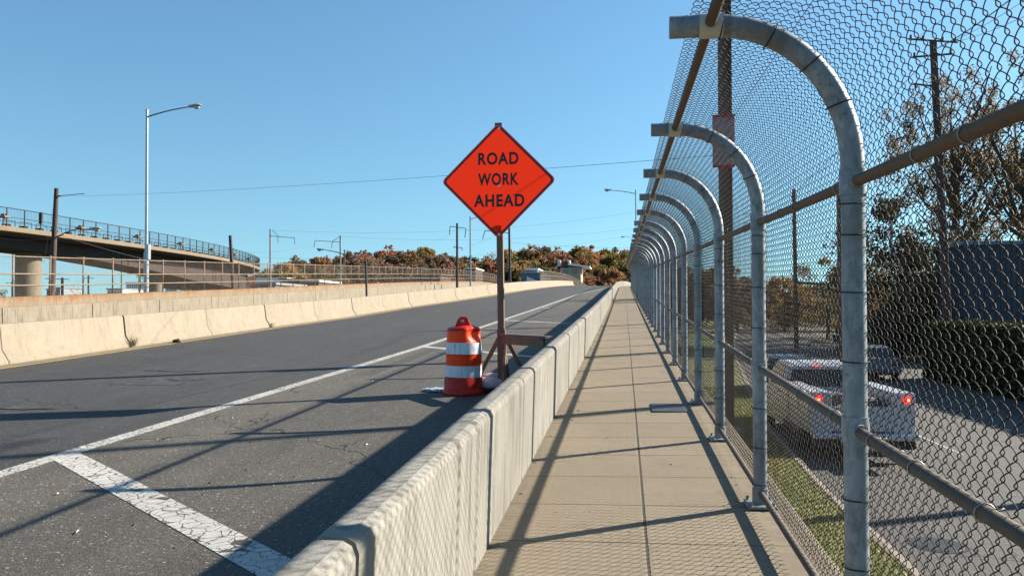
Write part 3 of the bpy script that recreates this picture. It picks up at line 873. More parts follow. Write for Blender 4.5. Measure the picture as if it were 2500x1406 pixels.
for i, y in enumerate(posts_y):
    z = prof(y) + fz
    p = link('post', post_me, fence, (FX + bend(y), y, z))
    p.rotation_euler = (R(rt0.gauss(0, 0.12)), R(rt0.gauss(0, 0.10)), R(rt0.gauss(0, 0.3))) if y > 7 else (0, 0, 0)
    link('rail_clamp', clamp_me, p, (0, 0, 0.985)); link('rail_clamp', clamp_me, p, (0, 0, 2.02)); link('top_clamp', tclamp_me, p); link('base_plate', base_me, p)
    if 0 <= y < 21:
        for tp, ta in TIES:
            tw = link('tie_wire', tie_me, p, tp); tw.rotation_euler = (0, ta, 0)
    if i + 1 < len(posts_y):
        z2 = prof(posts_y[i + 1]) + fz
        slope = round((z2 - z) / SP, 4)
        lod = 0 if y < 7 else (1 if y < 16 else (2 if y < 45 else 3))
        key = (round(slope * 400) / 400 if lod > 1 else slope, lod)
        if key not in chain_cache:
            sd, per = ((5, 12), (4, 8), (3, 4), (3, 2))[lod]
            chain_cache[key] = chain_panel(slope, SP, fcurve, sides=sd, per=per, wr=0.0019, amp=0.0095 if per > 4 else 0.0)
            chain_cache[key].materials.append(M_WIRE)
        c = link('chain_link', chain_cache[key], fence, (FX + bend(y), y, z))
        c.rotation_euler = (0, 0, math.atan2(bend(y) - bend(posts_y[i + 1]), SP))
def rail(name, dx, dz, r_, mat, a=None, b_=None, n=14, parent=fence):
    m = MB(); ys = [posts_y[0] - 0.6] + [x for x in srange(posts_y[0], posts_y[-1], 1.2, 2.4)]
    m.tube([(FX + dx + bend(y), y, prof(y) + fz + dz) for y in ys], r_, n)
    return m.build(name, mat, parent, smooth=True)
rail('bottom_rail', 0.0, 0.10, 0.021, M_RAILG)
mid_rail = rail('mid_rail', 0.0, 0.985, 0.023, M_RAILG)
upper_rail = rail('upper_rail', 0.0, 2.02, 0.024, M_RAIL)
rail('top_rail', tx, tz - 0.0, 0.024, M_RAIL)
# loose tie wires around the rails
mt_ = simple('aluminium_tie', (0.30, 0.28, 0.25), 0.5, metal=0.3)
tms = []
for rr in (0.023, 0.024):
    m = MB(); m.tube([((rr + 0.004) * math.cos(a) + (0.028 if k == 13 else 0), 0.0015 * a, (rr + 0.004) * math.sin(a)) for k, a in enumerate([2 * math.pi * q / 12 for q in range(14)])], 0.0026, 4)
    tms.append(m.mesh('rail_tie', mt_, True))
for y in [0.45 * k + 1.5 for k in range(28)]:
    for rl, tm_, dz in ((mid_rail, tms[0], 0.985), (upper_rail, tms[1], 2.02)):
        if rnd.random() < 0.75:
            yy = y + rnd.uniform(-0.1, 0.1)
            link('rail_tie', tm_, rl, (FX, yy, prof(yy) + fz + dz))

# ------------------------------------------------------------------ left parapet (grey ledge + tan wall) and its fence
PX = -28.0
pw = thing('parapet', 'long tan concrete parapet with a grey ledge on the far side of the road', 'parapet')
ss = srange(20, 235, 3, 4)
m = MB()
m.sweep([(0.0, -0.5), (0.0, 0.955), (-0.30, 0.975), (-0.30, -9)], [(PX, s, prof(s)) for s in ss])
o = m.build('upper_wall', M_PARA, pw)
me = o.data; uvl = me.uv_layers.new(name='UVMap')
for lp in me.loops:
    co = me.vertices[lp.vertex_index].co
    uvl.data[lp.index].uv = (co.y, (prof(co.y) + 0.955) - co.z)
m = MB()
yj = 20.0; k = 0
while yj < 235:
    m.sweep([(0.0, -0.9), (0.0, 0.47), (0.05, 0.50), (0.42, 0.50), (0.46, 0.46), (0.50, -0.9)], [(PX, y, prof(y)) for y in (yj + 0.03, yj + 3.05, yj + 6.07)])
    yj += 6.1
m.build('ledge', M_LEDGE, pw)
# panel joints of the tan wall as narrow raised strips
m = MB()
for k in range(70):
    y = 21 + 3.05 * k
    m.box((PX + 0.003, y, prof(y) + 0.73), (0.008, 0.03, 0.44))
m.build('wall_joints', simple('joint_filler', (0.20, 0.14, 0.09), 0.9), pw)

pf = thing('parapet_fence', 'low rusty chain-link fence with three rails on the tan parapet', 'fence')
fh = 1.90
flat = Curve2([(0, 0.03), (0, fh)], off=0.02)
ppy = [26.2 + 2.44 * k for k in range(0, 66)]
mb = MB(); mb.tube([(0, 0, 0), (0, 0, fh + 0.03)], 0.040, 8); mb.lathe([(0.05, fh + 0.0), (0.055, fh + 0.04), (0.03, fh + 0.075), (0.004, fh + 0.08)], n=8)
fp_me = mb.mesh('fence_post', M_FARPOST, True)
cache2 = {}
for i, y in enumerate(ppy):
    z = prof(y) + 0.975
    link('fence_post', fp_me, pf, (PX - 0.15, y, z))
    if i + 1 < len(ppy):
        sl2 = round((prof(ppy[i + 1]) - prof(y)) / 2.44 * 200) / 200
        if sl2 not in cache2:
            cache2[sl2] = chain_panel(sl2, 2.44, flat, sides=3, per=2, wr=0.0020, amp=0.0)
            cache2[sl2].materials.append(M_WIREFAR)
        link('chain_link', cache2[sl2], pf, (PX - 0.15, y, z))
for nm, dz, r_ in (('top_rail', fh - 0.02, 0.028), ('mid_rail', 1.06, 0.034), ('lower_rail', 0.52, 0.034)):
    m = MB(); m.tube([(PX - 0.10, y, prof(y) + 0.975 + dz) for y in srange(24, 185, 2.44, 4)], r_, 6)
    m.build(nm, M_FARRAIL, pf, smooth=True)

# ------------------------------------------------------------------ second fence past the crest
cfn = thing('curved_fence', 'grey-brown fence curving down over the crest of the road', 'fence')
cpath = []
for k in range(48):
    s = 120 + 2.44 * k
    cpath.append(Vector((-12.6 + 0.0003 * (s - 120) ** 2, s, prof(s) + 0.35 + 0.45)))
mb = MB(); mb.tube([(0, 0, 0), (0, 0, 1.75)], 0.045, 6); cp_me = mb.mesh('fence_post', M_FARRAIL)
for i, p in enumerate(cpath):
    link('fence_post', cp_me, cfn, p)
cp2 = Curve2([(0, 0.03), (0, 1.75)], off=0.02)
cc = {}
for i in range(len(cpath) - 1):
    sl2 = round((cpath[i + 1].z - cpath[i].z) / 2.44 * 50) / 50
    if sl2 not in cc:
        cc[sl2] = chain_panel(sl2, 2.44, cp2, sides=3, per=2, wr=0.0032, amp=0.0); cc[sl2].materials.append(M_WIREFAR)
    o = link('chain_link', cc[sl2], cfn, cpath[i])
    o.rotation_euler = (0, 0, math.atan2(cpath[i].x - cpath[i + 1].x, 2.44))
for nm, dz in (('top_rail', 1.73), ('mid_rail', 1.0), ('lower_rail', 0.5)):
    m = MB(); m.tube([p + Vector((0.04, 0, dz)) for p in (cpath if dz > 0.6 else cpath[:8])], 0.035, 6); m.build(nm, M_FARRAIL, cfn)
MBc = MB(); MBc.sweep([(0.15, -1), (0.15, 0.0), (-0.15, 0.0), (-0.15, -1)], [tuple(p) for p in cpath]); MBc.build('footing_wall', M_LBARR, cfn)

# ------------------------------------------------------------------ road work sign
SY = 12.0
sg = thing('road_work_sign', 'orange diamond sign reading ROAD WORK AHEAD on a timber post', 'sign', (-1.86, SY, prof(SY)))
gz0 = prof(SY)
def rdiamond(h, r_, y, n=8):
    pts = []
    for cx_, cz_, a0 in ((h, 0, -45), (0, h, 45), (-h, 0, 135), (0, -h, 225)):
        k = r_ * math.sqrt(2)
        c = Vector((cx_, cz_)); c = c - c.normalized() * k
        for q in range(n + 1):
            a = R(a0 + 90 * q / n); pts.append((c.x + r_ * math.cos(a), c.y + r_ * math.sin(a)))
    return pts
cz = 3.60 - gz0; cxs = -0.03
H = 0.885
tilt = R(-0.8)
def shift(poly): return [(p[0] + cxs, p[1] + cz) for p in poly]
def ring(outer, inner, y0, y1):
    n = len(outer); m = MB()
    vs = [(p[0], y, p[1]) for y in (y0, y1) for p in outer] + [(p[0], y, p[1]) for y in (y0, y1) for p in inner]
    fs = []
    for i in range(n):
        k = (i + 1) % n
        fs += [(i, k, n + k, n + i), (2 * n + i, 3 * n + i, 3 * n + k, 2 * n + k), (i, 2 * n + i, 2 * n + k, k), (n + i, n + k, 3 * n + k, 3 * n + i)]
    return m.add(vs, fs)
ring(shift(rdiamond(H, 0.075, 0)), shift(rdiamond(H - 0.028, 0.066, 0)), -0.054, -0.050).build('panel_rim', M_SIGNEDGE, sg)
ring(shift(rdiamond(H - 0.028, 0.066, 0)), shift(rdiamond(H - 0.062, 0.050, 0)), -0.0545, -0.050).build('black_border', M_SIGNBLK, sg)
m = MB(); pl = shift(rdiamond(H - 0.060, 0.050, 0)); m.add([(p[0], -0.0525, p[1]) for p in pl], [tuple(range(len(pl)))]); m.build('orange_face', M_ORANGE, sg)
for dz in (0.80, -0.075, -0.815):
    m = MB(); m.lathe([(0.020, 0), (0.020, 0.004), (0.012, 0.008), (0.010, 0.016), (0.001, 0.017)], n=12)
    for i, v in enumerate(m.v): m.v[i] = (v[0] + cxs + 0.012, -0.0535 - v[2], v[1] + cz + dz)
    m.build('bolt', M_BOLT, sg)
def text_mesh(s, width, height, cx_, cz_, y, mat, parent, weight=0.012, name='lettering', depth=0.0015):
    cu = bpy.data.curves.new('t', 'FONT'); cu.body = s; cu.align_x = 'CENTER'; cu.size = 1; cu.offset = weight; cu.extrude = 0.01; cu.space_character = 1.16
    ob = bpy.data.objects.new('t', cu); COL.objects.link(ob)
    dg = bpy.context.evaluated_depsgraph_get()
    me = bpy.data.meshes.new_from_object(ob.evaluated_get(dg))
    bpy.data.objects.remove(ob)
    co = np.array([v.co[:] for v in me.vertices]); mn, mx = co.min(0), co.max(0)
    for v in me.vertices:
        x = (v.co.x - (mn[0] + mx[0]) / 2) / (mx[0] - mn[0]) * width
        z = (v.co.y - mn[1]) / (mx[1] - mn[1]) * height
        v.co = (cx_ + x, y - (depth if v.co.z > 0 else 0), cz_ + z)
    me.materials.clear(); me.materials.append(mat)
    return link(name, me, parent)
px_m = SY * 1.0 / 1950 * 1.0
text_mesh('ROAD', 100 * px_m * 1.01, 0.190, cxs + 0.0, cz + 0.245, -0.0535, M_SIGNBLK, sg, 0.034)
text_mesh('WORK', 101 * px_m * 1.01, 0.190, cxs + 0.0, cz - 0.070, -0.0535, M_SIGNBLK, sg, 0.034)
text_mesh('AHEAD', 125 * px_m * 1.01, 0.190, cxs + 0.012, cz - 0.395, -0.0535, M_SIGNBLK, sg, 0.034)
# post: slightly leaning two-board post
lean = Matrix.Rotation(R(-1.3), 3, 'Y')
def lbeam(m, x0, z0, x1, z1, w, d, y=0.0):
    v = Vector((x1 - x0, 0, z1 - z0)); L = v.length; a = math.atan2(v.x, v.z)
    m.cbox(((x0 + x1) / 2, y, (z0 + z1) / 2), (w, d, L), 0.004, Matrix.Rotation(a, 3, 'Y'))
m = MB(); lbeam(m, 0.02, 0.0, -0.012, cz - H + 0.22, 0.098, 0.085, 0.0); m.build('post', M_WOOD, sg)
m = MB(); lbeam(m, 0.03, 0.0, 0.015, 0.92, 0.122, 0.10, -0.02); m.build('post_sleeve', M_WOOD2, sg)
# braces
def beam3(m, a, b_, w=0.05, d_=0.09):
    a, b_ = Vector(a), Vector(b_); v = b_ - a
    q = v.to_track_quat('Z', 'X').to_matrix()
    m.cbox((a + b_) / 2, (d_, w, v.length), 0.004, q)
for a, b_ in (((-0.03, 0, 0.78), (-0.42, 0.05, 0.03)), ((0.08, 0, 0.78), (0.46, 0.05, 0.05)), ((0.08, -0.02, 0.72), (0.12, -0.62, 0.04)), ((0.03, 0.05, 0.75), (0.05, 0.6, 0.04))):
    m = MB(); beam3(m, a, b_, 0.035, 0.06); m.build('brace', M_WOOD, sg)
for a, b_ in (((-0.62, 0.05, 0.03), (0.66, 0.05, 0.03)), ((0.05, -0.7, 0.03), (0.05, 0.75, 0.03))):
    m = MB(); beam3(m, a, b_, 0.05, 0.08); m.build('foot_board', M_WOOD2, sg)
tb = prof(11.0) + 0.85 - gz0
m = MB()
m.cbox((0.42, -0.46, tb + 0.014), (0.14, 1.20, 0.036), 0.004, Matrix.Rotation(R(42), 3, 'Z'))
m.build('arm_board', M_WOOD2, sg)
m = MB()
m.cbox((0.40, -0.47, tb - 0.065), (0.036, 1.05, 0.11), 0.004, Matrix.Rotation(R(42), 3, 'Z'))
m.build('arm_board', M_WOOD, sg)
MB().box((cxs, -0.042, cz + H - 0.035), (0.11, 0.012, 0.075)).build('top_bracket', M_HPOLE, sg)

# ------------------------------------------------------------------ traffic drum
DX, DY = -2.345, 11.55
dr = thing('traffic_drum', 'dented orange and white striped traffic drum with a dark red base', 'traffic drum', (DX, DY, prof(DY)))
dr.rotation_euler = (0, R(0.6), 0)
def drum_part(name, prof_, mat, dent=False, n=48):
    m = MB(); m.lathe(prof_, n=n)
    if dent:
        for i, v in enumerate(m.v):
            x, y, z = v
            # crushed shoulder on the right
            d1 = math.exp(-(((x - 0.22) / 0.10) ** 2 + ((y + 0.12) / 0.15) ** 2 + ((z - 0.90) / 0.11) ** 2))
            d2 = math.exp(-(((x + 0.12) / 0.14) ** 2 + ((y + 0.1) / 0.2) ** 2)) if z > 0.88 else 0
            m.v[i] = (x - 0.09 * d1, y + 0.09 * d1, z - 0.015 * d1 - 0.02 * d2)
    return m.build(name, mat, dr, smooth=True)
def seg(z0, z1, r0, r1, n=6): return [(r0 + (r1 - r0) * k / n, z0 + (z1 - z0) * k / n) for k in range(n + 1)]
drum_part('base', [(0.305, 0.0), (0.31, 0.03), (0.30, 0.055), (0.285, 0.075), (0.278, 0.10), (0.276, 0.245), (0.270, 0.252)], M_DRUMR)
drum_part('white_band', seg(0.253, 0.417, 0.270, 0.268), M_DRUMW)
drum_part('orange_band', [(0.265, 0.418)] + seg(0.424, 0.578, 0.263, 0.262) + [(0.265, 0.585)], M_DRUMO)
drum_part('white_band', seg(0.586, 0.752, 0.266, 0.258), M_DRUMW)
drum_part('orange_band', [(0.260, 0.753)] + seg(0.760, 0.925, 0.255, 0.250, 10), M_DRUMO, True)
drum_part('lid', [(0.251, 0.926), (0.250, 0.945), (0.235, 0.968), (0.19, 0.985), (0.12, 1.005), (0.05, 1.012), (0.01, 1.014)], M_DRUMR, True)
m = MB()
out = [(-0.13, 0.96), (-0.10, 1.05), (-0.075, 1.10), (-0.04, 1.125), (0.03, 1.125), (0.065, 1.10), (0.09, 1.04), (0.14, 0.93)]
inn = [(0.085, 0.95), (0.055, 1.03), (0.04, 1.055), (0.0, 1.062), (-0.04, 1.055), (-0.055, 1.03), (-0.07, 0.97)]
m.prism(out, 'y', -0.06, -0.02)
m.build('handle', M_DRUMR, dr)
text_mesh('48', 0.05, 0.04, -0.015, 1.045, -0.0605, M_DRUMW, dr, 0.0, 'number_mark')
m = MB()
for a0 in (R(196), R(205)):
    m.cbox((0.277 * math.cos(a0), 0.277 * math.sin(a0), 0.165), (0.012, 0.05, 0.12), 0.003, Matrix.Rotation(a0, 3, 'Z'))
m.build('sticker', simple('dark_sticker', (0.05, 0.07, 0.08), 0.4, c2=(0.25, 0.28, 0.3), scale=30), dr)

# sandbags
def sandbag(c, L, W, Hh, rz, label, seed):
    import bmesh
    bm = bmesh.new(); bmesh.ops.create_uvsphere(bm, u_segments=28, v_segments=16, radius=1)
    r2 = random.Random(seed)
    ph = [r2.uniform(0, 6) for _ in range(6)]
    for v in bm.verts:
        x, y, z = v.co
        k = (abs(x) ** 2.5)
        sx = math.copysign(abs(x) ** 0.8, x); sy = math.copysign(abs(y) ** 0.75, y)
        wr = 0.05 * math.sin(9 * x + ph[0] + 3 * y) * math.sin(7 * y + ph[1]) + 0.035 * math.sin(17 * y + ph[2] + 5 * x)
        v.co = (sx * L / 2, sy * W / 2 * (1 - 0.18 * k), (max(z, -0.45) * (1 - 0.35 * k) + wr) * Hh / 1.4 + Hh * 0.33)
    me = bpy.data.meshes.new('sandbag'); bm.to_mesh(me); bm.free(); me.materials.append(M_BAG); me.shade_smooth()
    o = link('sandbag', me, None, c); o.rotation_euler = (0, 0, rz)
    m = MB(); m.lathe([(0.03, 0), (0.025, 0.03), (0.05, 0.07), (0.07, 0.10), (0.02, 0.09)], n=12)
    m.v = [(L / 2 - 0.02 + v[2], v[0], v[1] + Hh * 0.35) for v in m.v]
    m.build('tied_neck', M_BAG, o, smooth=True)
    tag(o, label, 'sandbag', 'sandbags on the foot of the sign')
yb = 11.72
sandbag((-2.00, yb, prof(yb) + 0.07), 0.50, 0.36, 0.15, R(-20), 'pale pink-white sandbag with a tied neck beside the sign post', 1)
sandbag((-2.05, 12.15, prof(12.15) + 0.07), 0.50, 0.36, 0.16, R(15), 'white sandbag lying behind the pink one at the sign foot', 2)
sandbag((-1.48, 12.05, prof(12.05) + 0.05), 0.5, 0.36, 0.2, R(80), 'white sandbag in the shade between the sign post and the barrier wall', 3)
# plastic litter
def crumple(name, c, s, mat, label, cat, seed, flat_=0.35):
    import bmesh
    r2 = random.Random(seed)
    bm = bmesh.new(); bmesh.ops.create_icosphere(bm, subdivisions=3, radius=1)
    for v in bm.verts:
        k = 1 + 0.35 * math.sin(v.co.x * 7 + seed) * math.cos(v.co.y * 9) + r2.uniform(-0.12, 0.12)
        v.co = (v.co.x * s[0] * k, v.co.y * s[1] * k, (v.co.z * k + 0.8) * s[2])
    me = bpy.data.meshes.new(name); bm.to_mesh(me); bm.free(); me.materials.append(mat)
    return tag(link(name, me, None, c), label, cat)
crumple('plastic_bag', (-2.83, 11.75, prof(11.75)), (0.15, 0.13, 0.03), M_LITTER, 'crumpled clear plastic bag on the asphalt left of the traffic drum', 'litter', 4)
for i, (px, py, lab) in enumerate(((780, 1077, 'orange-brown leaf scrap on the shoulder below the drum shadow'), (897, 1087, 'pale paper scrap on the shoulder near the barrier shadow'), (143, 1207, 'brown leaf on the shoulder left of the cracked white stripe'), (190, 1300, 'thin pale stick on the shoulder below the cracked white stripe'), (1270, 1204, 'white scrap at the foot of the barrier wall on the sidewalk'), (1003, 882, 'small brown leaf on the shoulder left of the drum top'))):
    r_ = ray(px, py); t = 1.65 / (GRADE * r_[1] - r_[2]); x, y = r_[0] * t, r_[1] * t
    if i == 4: x = max(x, -0.78)
    m = MB(); L = 0.028 if i != 3 else 0.05; W = 0.013 if i != 3 else 0.003
    a = rnd.uniform(0, 3); ca, sa = math.cos(a), math.sin(a)
    pts = [(-L, 0, 0.006), (0, -W, 0.012), (L, 0, 0.004), (0, W, 0.016)]
    m.add([(x + p[0] * ca - p[1] * sa, y + p[0] * sa + p[1] * ca, prof(y) + 0.004 + p[2]) for p in pts], [(0, 1, 2), (0, 2, 3)])
    tag(m.build('litter_scrap', (M_LEAFD, M_WHITEB, M_LEAFD, M_WHITEB, M_WHITEB, M_LEAFD)[i], fixn=False), lab, 'litter')
# countless crumbs of gravel and leaf on shoulder and sidewalk
m = MB()
for _ in range(900):
    if rnd.random() < 0.72: x = rnd.uniform(-5.2, -1.3); dz0 = 0
    else: x = rnd.choice((rnd.uniform(-0.82, -0.6), rnd.uniform(0.7, 1.1), rnd.uniform(-0.8, 1.1))); dz0 = 1
    y = rnd.uniform(3.2, 22); s = rnd.uniform(0.003, 0.010) * (1 if rnd.random() < 0.85 else 2)
    z = prof(y) + (cf(x) if dz0 else 0)
    a = rnd.uniform(0, 3)
    m.box((x, y, z + s * 0.3), (s * 2, s * 1.2, s * 0.8), Matrix.Rotation(a, 3, 'Z'), 0.5)
tag(m.build('grit', simple('grit', (0.30, 0.24, 0.17), 0.9, c2=(0.06, 0.05, 0.04), scale=3, lo=0.45, hi=0.55)), 'scattered grit and leaf crumbs on the shoulder and sidewalk', 'grit', None, 'stuff')

# ------------------------------------------------------------------ verge: grass blades and dead leaves
m = MB()
for _ in range(26000):
    y = 4.5 + 26 * rnd.random() ** 1.6; x = rnd.uniform(1.2, curbx(y) - 0.02)
    h = rnd.uniform(0.03, 0.09); a = rnd.uniform(0, 6.28); w = 0.004 + 0.0004 * y
    dx, dy = rnd.gauss(0, 0.03), rnd.gauss(0, 0.03); px_, py_ = math.cos(a) * w, math.sin(a) * w
    m.add([(x - px_, y - py_, GRASSZ), (x + px_, y + py_, GRASSZ), (x + dx, y + dy, GRASSZ + h)], [(0, 1, 2)])
tag(m.build('grass', L_BLADE, fixn=False), 'patchy green and yellow grass on the verge below the fence', 'grass', None, 'stuff')
m = MB()
for _ in range(1100):
    y = 5 + 20 * rnd.random() ** 1.5; x = rnd.uniform(1.2, curbx(y) + 0.1)
    s = rnd.uniform(0.015, 0.04)
    m.quads(1, lambda: ((x, y, GRASSZ + rnd.uniform(0.02, 0.07)), s))
tag(m.build('fallen_leaves', M_LEAFD, fixn=False), 'pale and brown fallen leaves scattered over the grass verge', 'leaves', None, 'stuff')

# ------------------------------------------------------------------ rusty beam pole behind the fence
hp = thing('steel_beam_pole', 'tall rusty H-section steel pole with a faded red sign behind the arched fence', 'pole', (2.34, 19, GRASSZ))
m = MB()
w, t, hh = 0.23, 0.022, 13.2
Rz = Matrix.Rotation(R(20), 3, 'Z')
for x in (-w / 2, w / 2): m.box(Rz @ Vector((x, 0, hh / 2)), (t, 0.20, hh), Rz)
m.box(Rz @ Vector((0, 0, hh / 2)), (w, t, hh), Rz)
m.build('beam', M_HPOLE, hp)
ztop = 6.14 - GRASSZ
MB().cbox((-0.06, -0.20, ztop - 0.62), (0.50, 0.03, 1.22), 0.004).build('sign_border', M_REDSIGN, hp)
MB().cbox((-0.06, -0.222, ztop - 0.63), (0.475, 0.016, 1.10), 0.003).build('sign_face', M_PALESIGN, hp)
m = MB()
m.tube([(0.0, -0.16, 3.0), (0.0, -0.16, 4.8)], 0.02, 6); m.build('conduit', M_HPOLE, hp)
MB().cbox((0, 0, 0.06), (0.7, 0.7, 0.22), 0.03).build('footing', M_KERB, hp)

# ------------------------------------------------------------------ poles, lamps
def lamp_head(parent, p, d_, s=1.0, name='lamp_head'):
    """cobra head at p, pointing along unit horizontal d_ (2D)."""
    d3 = Vector((d_[0], d_[1], 0.10)).normalized(); side = Vector((-d_[1], d_[0], 0)).normalized(); up = side.cross(d3) * -1
    if up.z < 0: up = -up
    m = MB(); st = [(0, 0.03, 0.03, 0.03), (0.12, 0.09, 0.07, 0.06), (0.35, 0.15, 0.11, 0.09), (0.62, 0.18, 0.12, 0.09), (0.80, 0.14, 0.09, 0.07), (0.88, 0.04, 0.03, 0.02)]
    n = 12; vs = []
    for l, w, hu, hd in st:
        for k in range(n):
            a = 2 * math.pi * k / n; c, s_ = math.cos(a), math.sin(a)
            vs.append(p + (d3 * l + side * w * c + up * (hu if s_ > 0 else hd * 0.8) * s_) * s)
    fs = [(i * n + k, i * n + (k + 1) % n, (i + 1) * n + (k + 1) % n, (i + 1) * n + k) for i in range(len(st) - 1) for k in range(n)]
    fs += [tuple(range(n)), tuple(range((len(st) - 1) * n, len(st) * n))]
    m.add(vs, fs); o = m.build(name, M_LAMPB, parent, smooth=True)
    c = p + (d3 * 0.60 - up * 0.07) * s
    m = MB(); rows = [(0.17, 0), (0.16, -0.05), (0.11, -0.10), (0.04, -0.125)]
    vs = [c + (d3 * r_ * 1.15 * math.cos(2 * math.pi * k / 12) + side * r_ * 0.8 * math.sin(2 * math.pi * k / 12) + up * z) * s for r_, z in rows for k in range(12)]
    m.add(vs, [(i * 12 + k, i * 12 + (k + 1) % 12, (i + 1) * 12 + (k + 1) % 12, (i + 1) * 12 + k) for i in range(3) for k in range(12)] + [tuple(range(36, 48))])
    m.build('lens', M_GLASSL, o, smooth=True)
    m = MB(); m.tube([p + (d3 * 0.2 + up * 0.09) * s, p + (d3 * 0.2 + up * 0.16) * s], 0.035 * s, 8); m.build('photocell', M_BLACK, o)
def street_lamp(label, base, top, arm_end, r0=0.11, r1=0.06, mat=None, low=None, curved=False, headscale=1.0, group='street lamps'):
    mat = mat or M_ALU
    base, top, arm_end = Vector(base), Vector(top), Vector(arm_end)
    L = thing('street_lamp', label, 'street lamp', base, group)
    m = MB(); m.tube([Vector((0, 0, 0)), (top - base)], [r0, r1], 12); m.build('pole', mat, L, smooth=True)
    if low:
        m = MB(); m.tube([Vector((0, 0, 0)), (top - base) * low], [r0 * 1.55, r0 * 1.45], 10); m.build('base_sleeve', M_LAMPB, L, smooth=True)
        m = MB(); m.box((top - base) * low + Vector((r0 * 1.3, 0, 0.02)), (r0 * 1.6, r0 * 2.6, 0.9)); m.build('junction_box', mat, L)
    m = MB(); m.lathe([(r1 * 1.25, 0), (r1 * 1.25, 0.06), (r1 * 0.4, 0.16)], tuple(top - base), 10); m.build('cap', mat, L)
    t = top - base - Vector((0, 0, 0.35)); e = arm_end - base
    m = MB()
    pts = []
    for k in range(9):
        q = k / 8; p = t.lerp(e, q)
        p.z += (0.35 if curved else 0.06) * math.sin(math.pi * q) * 1.0
        pts.append(p)
    m.tube(pts, [0.05 - 0.015 * k / 8 for k in range(9)], 8); m.build('arm', M_STEELG if mat is M_ALU else mat, L, smooth=True)
    dd = Vector((e.x - t.x, e.y - t.y, 0)).normalized()
    lamp_head(L, pts[-1] - dd * 0.05, (dd.x, dd.y), headscale)
    return L
b0 = atX(357, 712, PX - 0.6); zb = prof(b0.y) + 0.2
top = atY(359, 272, b0.y)
street_lamp('tall silver street lamp rising behind the left parapet fence', (b0.x, b0.y, zb), top, atY(458, 262, b0.y), 0.10, 0.075, low=0.27, headscale=1.05)
Yl = 95
p0 = atY(1554, 700, Yl); top = atY(1552, 466, Yl)
street_lamp('street lamp with its arm reaching left beyond the tips of the arched fence', (p0.x, Yl, 0), top, atY(1495, 465, Yl), 0.10, 0.06, mat=M_STEELG, headscale=1.15)
Yl = 178
top = atY(1556, 578, Yl)
street_lamp('farthest street lamp, tiny, peeking left of the arched fence tips', (top.x, Yl, 0), top, atY(1526, 579, Yl), 0.1, 0.06, mat=M_STEELG, headscale=1.1)
Yl = 78
p0 = atY(842, 700, Yl); top = atY(841, 613, Yl)
street_lamp('brown street lamp pole with its arm to the left behind the parapet fence', (p0.x, Yl, 0), top, atY(792, 610, Yl), 0.09, 0.07, mat=M_WOODB, headscale=1.0)
Yl = 112
p0 = atY(1149, 700, Yl); top = atY(1148, 530, Yl)
street_lamp('slim grey street lamp whose arm ends behind the orange sign', (p0.x, Yl, 0), top, atY(1180, 527, Yl), 0.13, 0.09, mat=M_STEELG, headscale=0.9)

# timber pole on the left with a lamp
Yp = 50
pb = atY(124, 760, Yp); pt = atY(138, 460, Yp); pb = pt + (pb - pt) * ((pt.z - STREET) / (pt.z - pb.z))
ub = thing('utility_pole', 'dark leaning timber pole at the left with a curved lamp arm', 'utility pole', pb, 'timber utility poles')
m = MB(); m.tube([(0, 0, 0), pt - pb], [0.26, 0.14], 12); m.build('pole', M_WOODP, ub, smooth=True)
a0 = atY(134, 580, Yp) - pb; a1 = atY(215, 561, Yp) - pb
m = MB(); m.tube([a0, a0.lerp(a1, 0.33) + Vector((0, 0, 0.18)), a0.lerp(a1, 0.66) + Vector((0, 0, 0.22)), a1], 0.035, 8); m.build('lamp_arm', M_BLACK, ub, smooth=True)
m = MB(); m.tube([a0 + Vector((0, 0, -0.05)), a0.lerp(a1, 0.28) + Vector((0, 0, 0.06))], 0.02, 6); m.build('arm_strut', M_BLACK, ub)
lamp_head(ub, a1 - Vector((0.05, 0, 0)), (1, 0), 1.15)
m = MB(); w0 = atY(140, 479, Yp) - pb
m.tube([w0 + Vector((-0.25, 0, 0)), w0 + Vector((0.25, 0, 0))], 0.05, 6); m.tube([w0, w0 + Vector((2.2, -0.2, 0.1))], 0.025, 5); m.build('insulator', M_BLACK, ub)

def pole(name, label, x, ytop, Y, r_, mat, xb=None, ybot=755, group=None, arms=(), cat='utility pole', n=8):
    t = atY(x, ytop, Y); b0 = atY(xb if xb is not None else x, ybot, Y)
    b0 = t + (b0 - t) * ((t.z - STREET) / (t.z - b0.z))
    o = thing(name, label, cat, b0, group)
    m = MB(); m.tube([(0, 0, 0), t - b0], [r_ * 1.25, r_], n); m.build('pole', mat, o, smooth=True)
    for (xa, ya, xb2, yb2, kind) in arms:
        A = atY(xa, ya, Y) - b0; B = atY(xb2, yb2, Y) - b0
        m = MB(); m.tube([A, B], r_ * 0.30, 6); m.build('cross_arm', mat if mat is not M_STEELG else M_BLACK, o)
        if kind:
            for q in kind:
                p = A.lerp(B, q)
                dz = kind[q]
                m = MB(); m.tube([p, p + Vector((dz[0], 0, -dz[1]))], max(0.04, r_ * 0.35), 6); m.build('insulator', M_BLACK, o)
    return o
k110 = 110 / 1950.
pole('catenary_pole', 'grey steel railway pole with its bracket to the right above the parapet fence', 660, 559, 110, 0.125, M_STEELG, group='railway poles',
     arms=((662, 576.5, 719, 581, {0.29: (0.02, 1.0), 1.0: (0.05, 1.0)}), (664, 562, 680, 577, None)), cat='railway pole')
pole('catenary_pole', 'grey steel railway pole with its bracket to the left in front of the autumn trees', 831, 575, 120, 0.13, M_STEELG, group='railway poles',
     arms=((830, 591, 769, 587.5, {1.0: (-0.15, 1.1), 0.3: (-0.15, 1.0)}), (829, 578, 811, 590, None)), cat='railway pole')
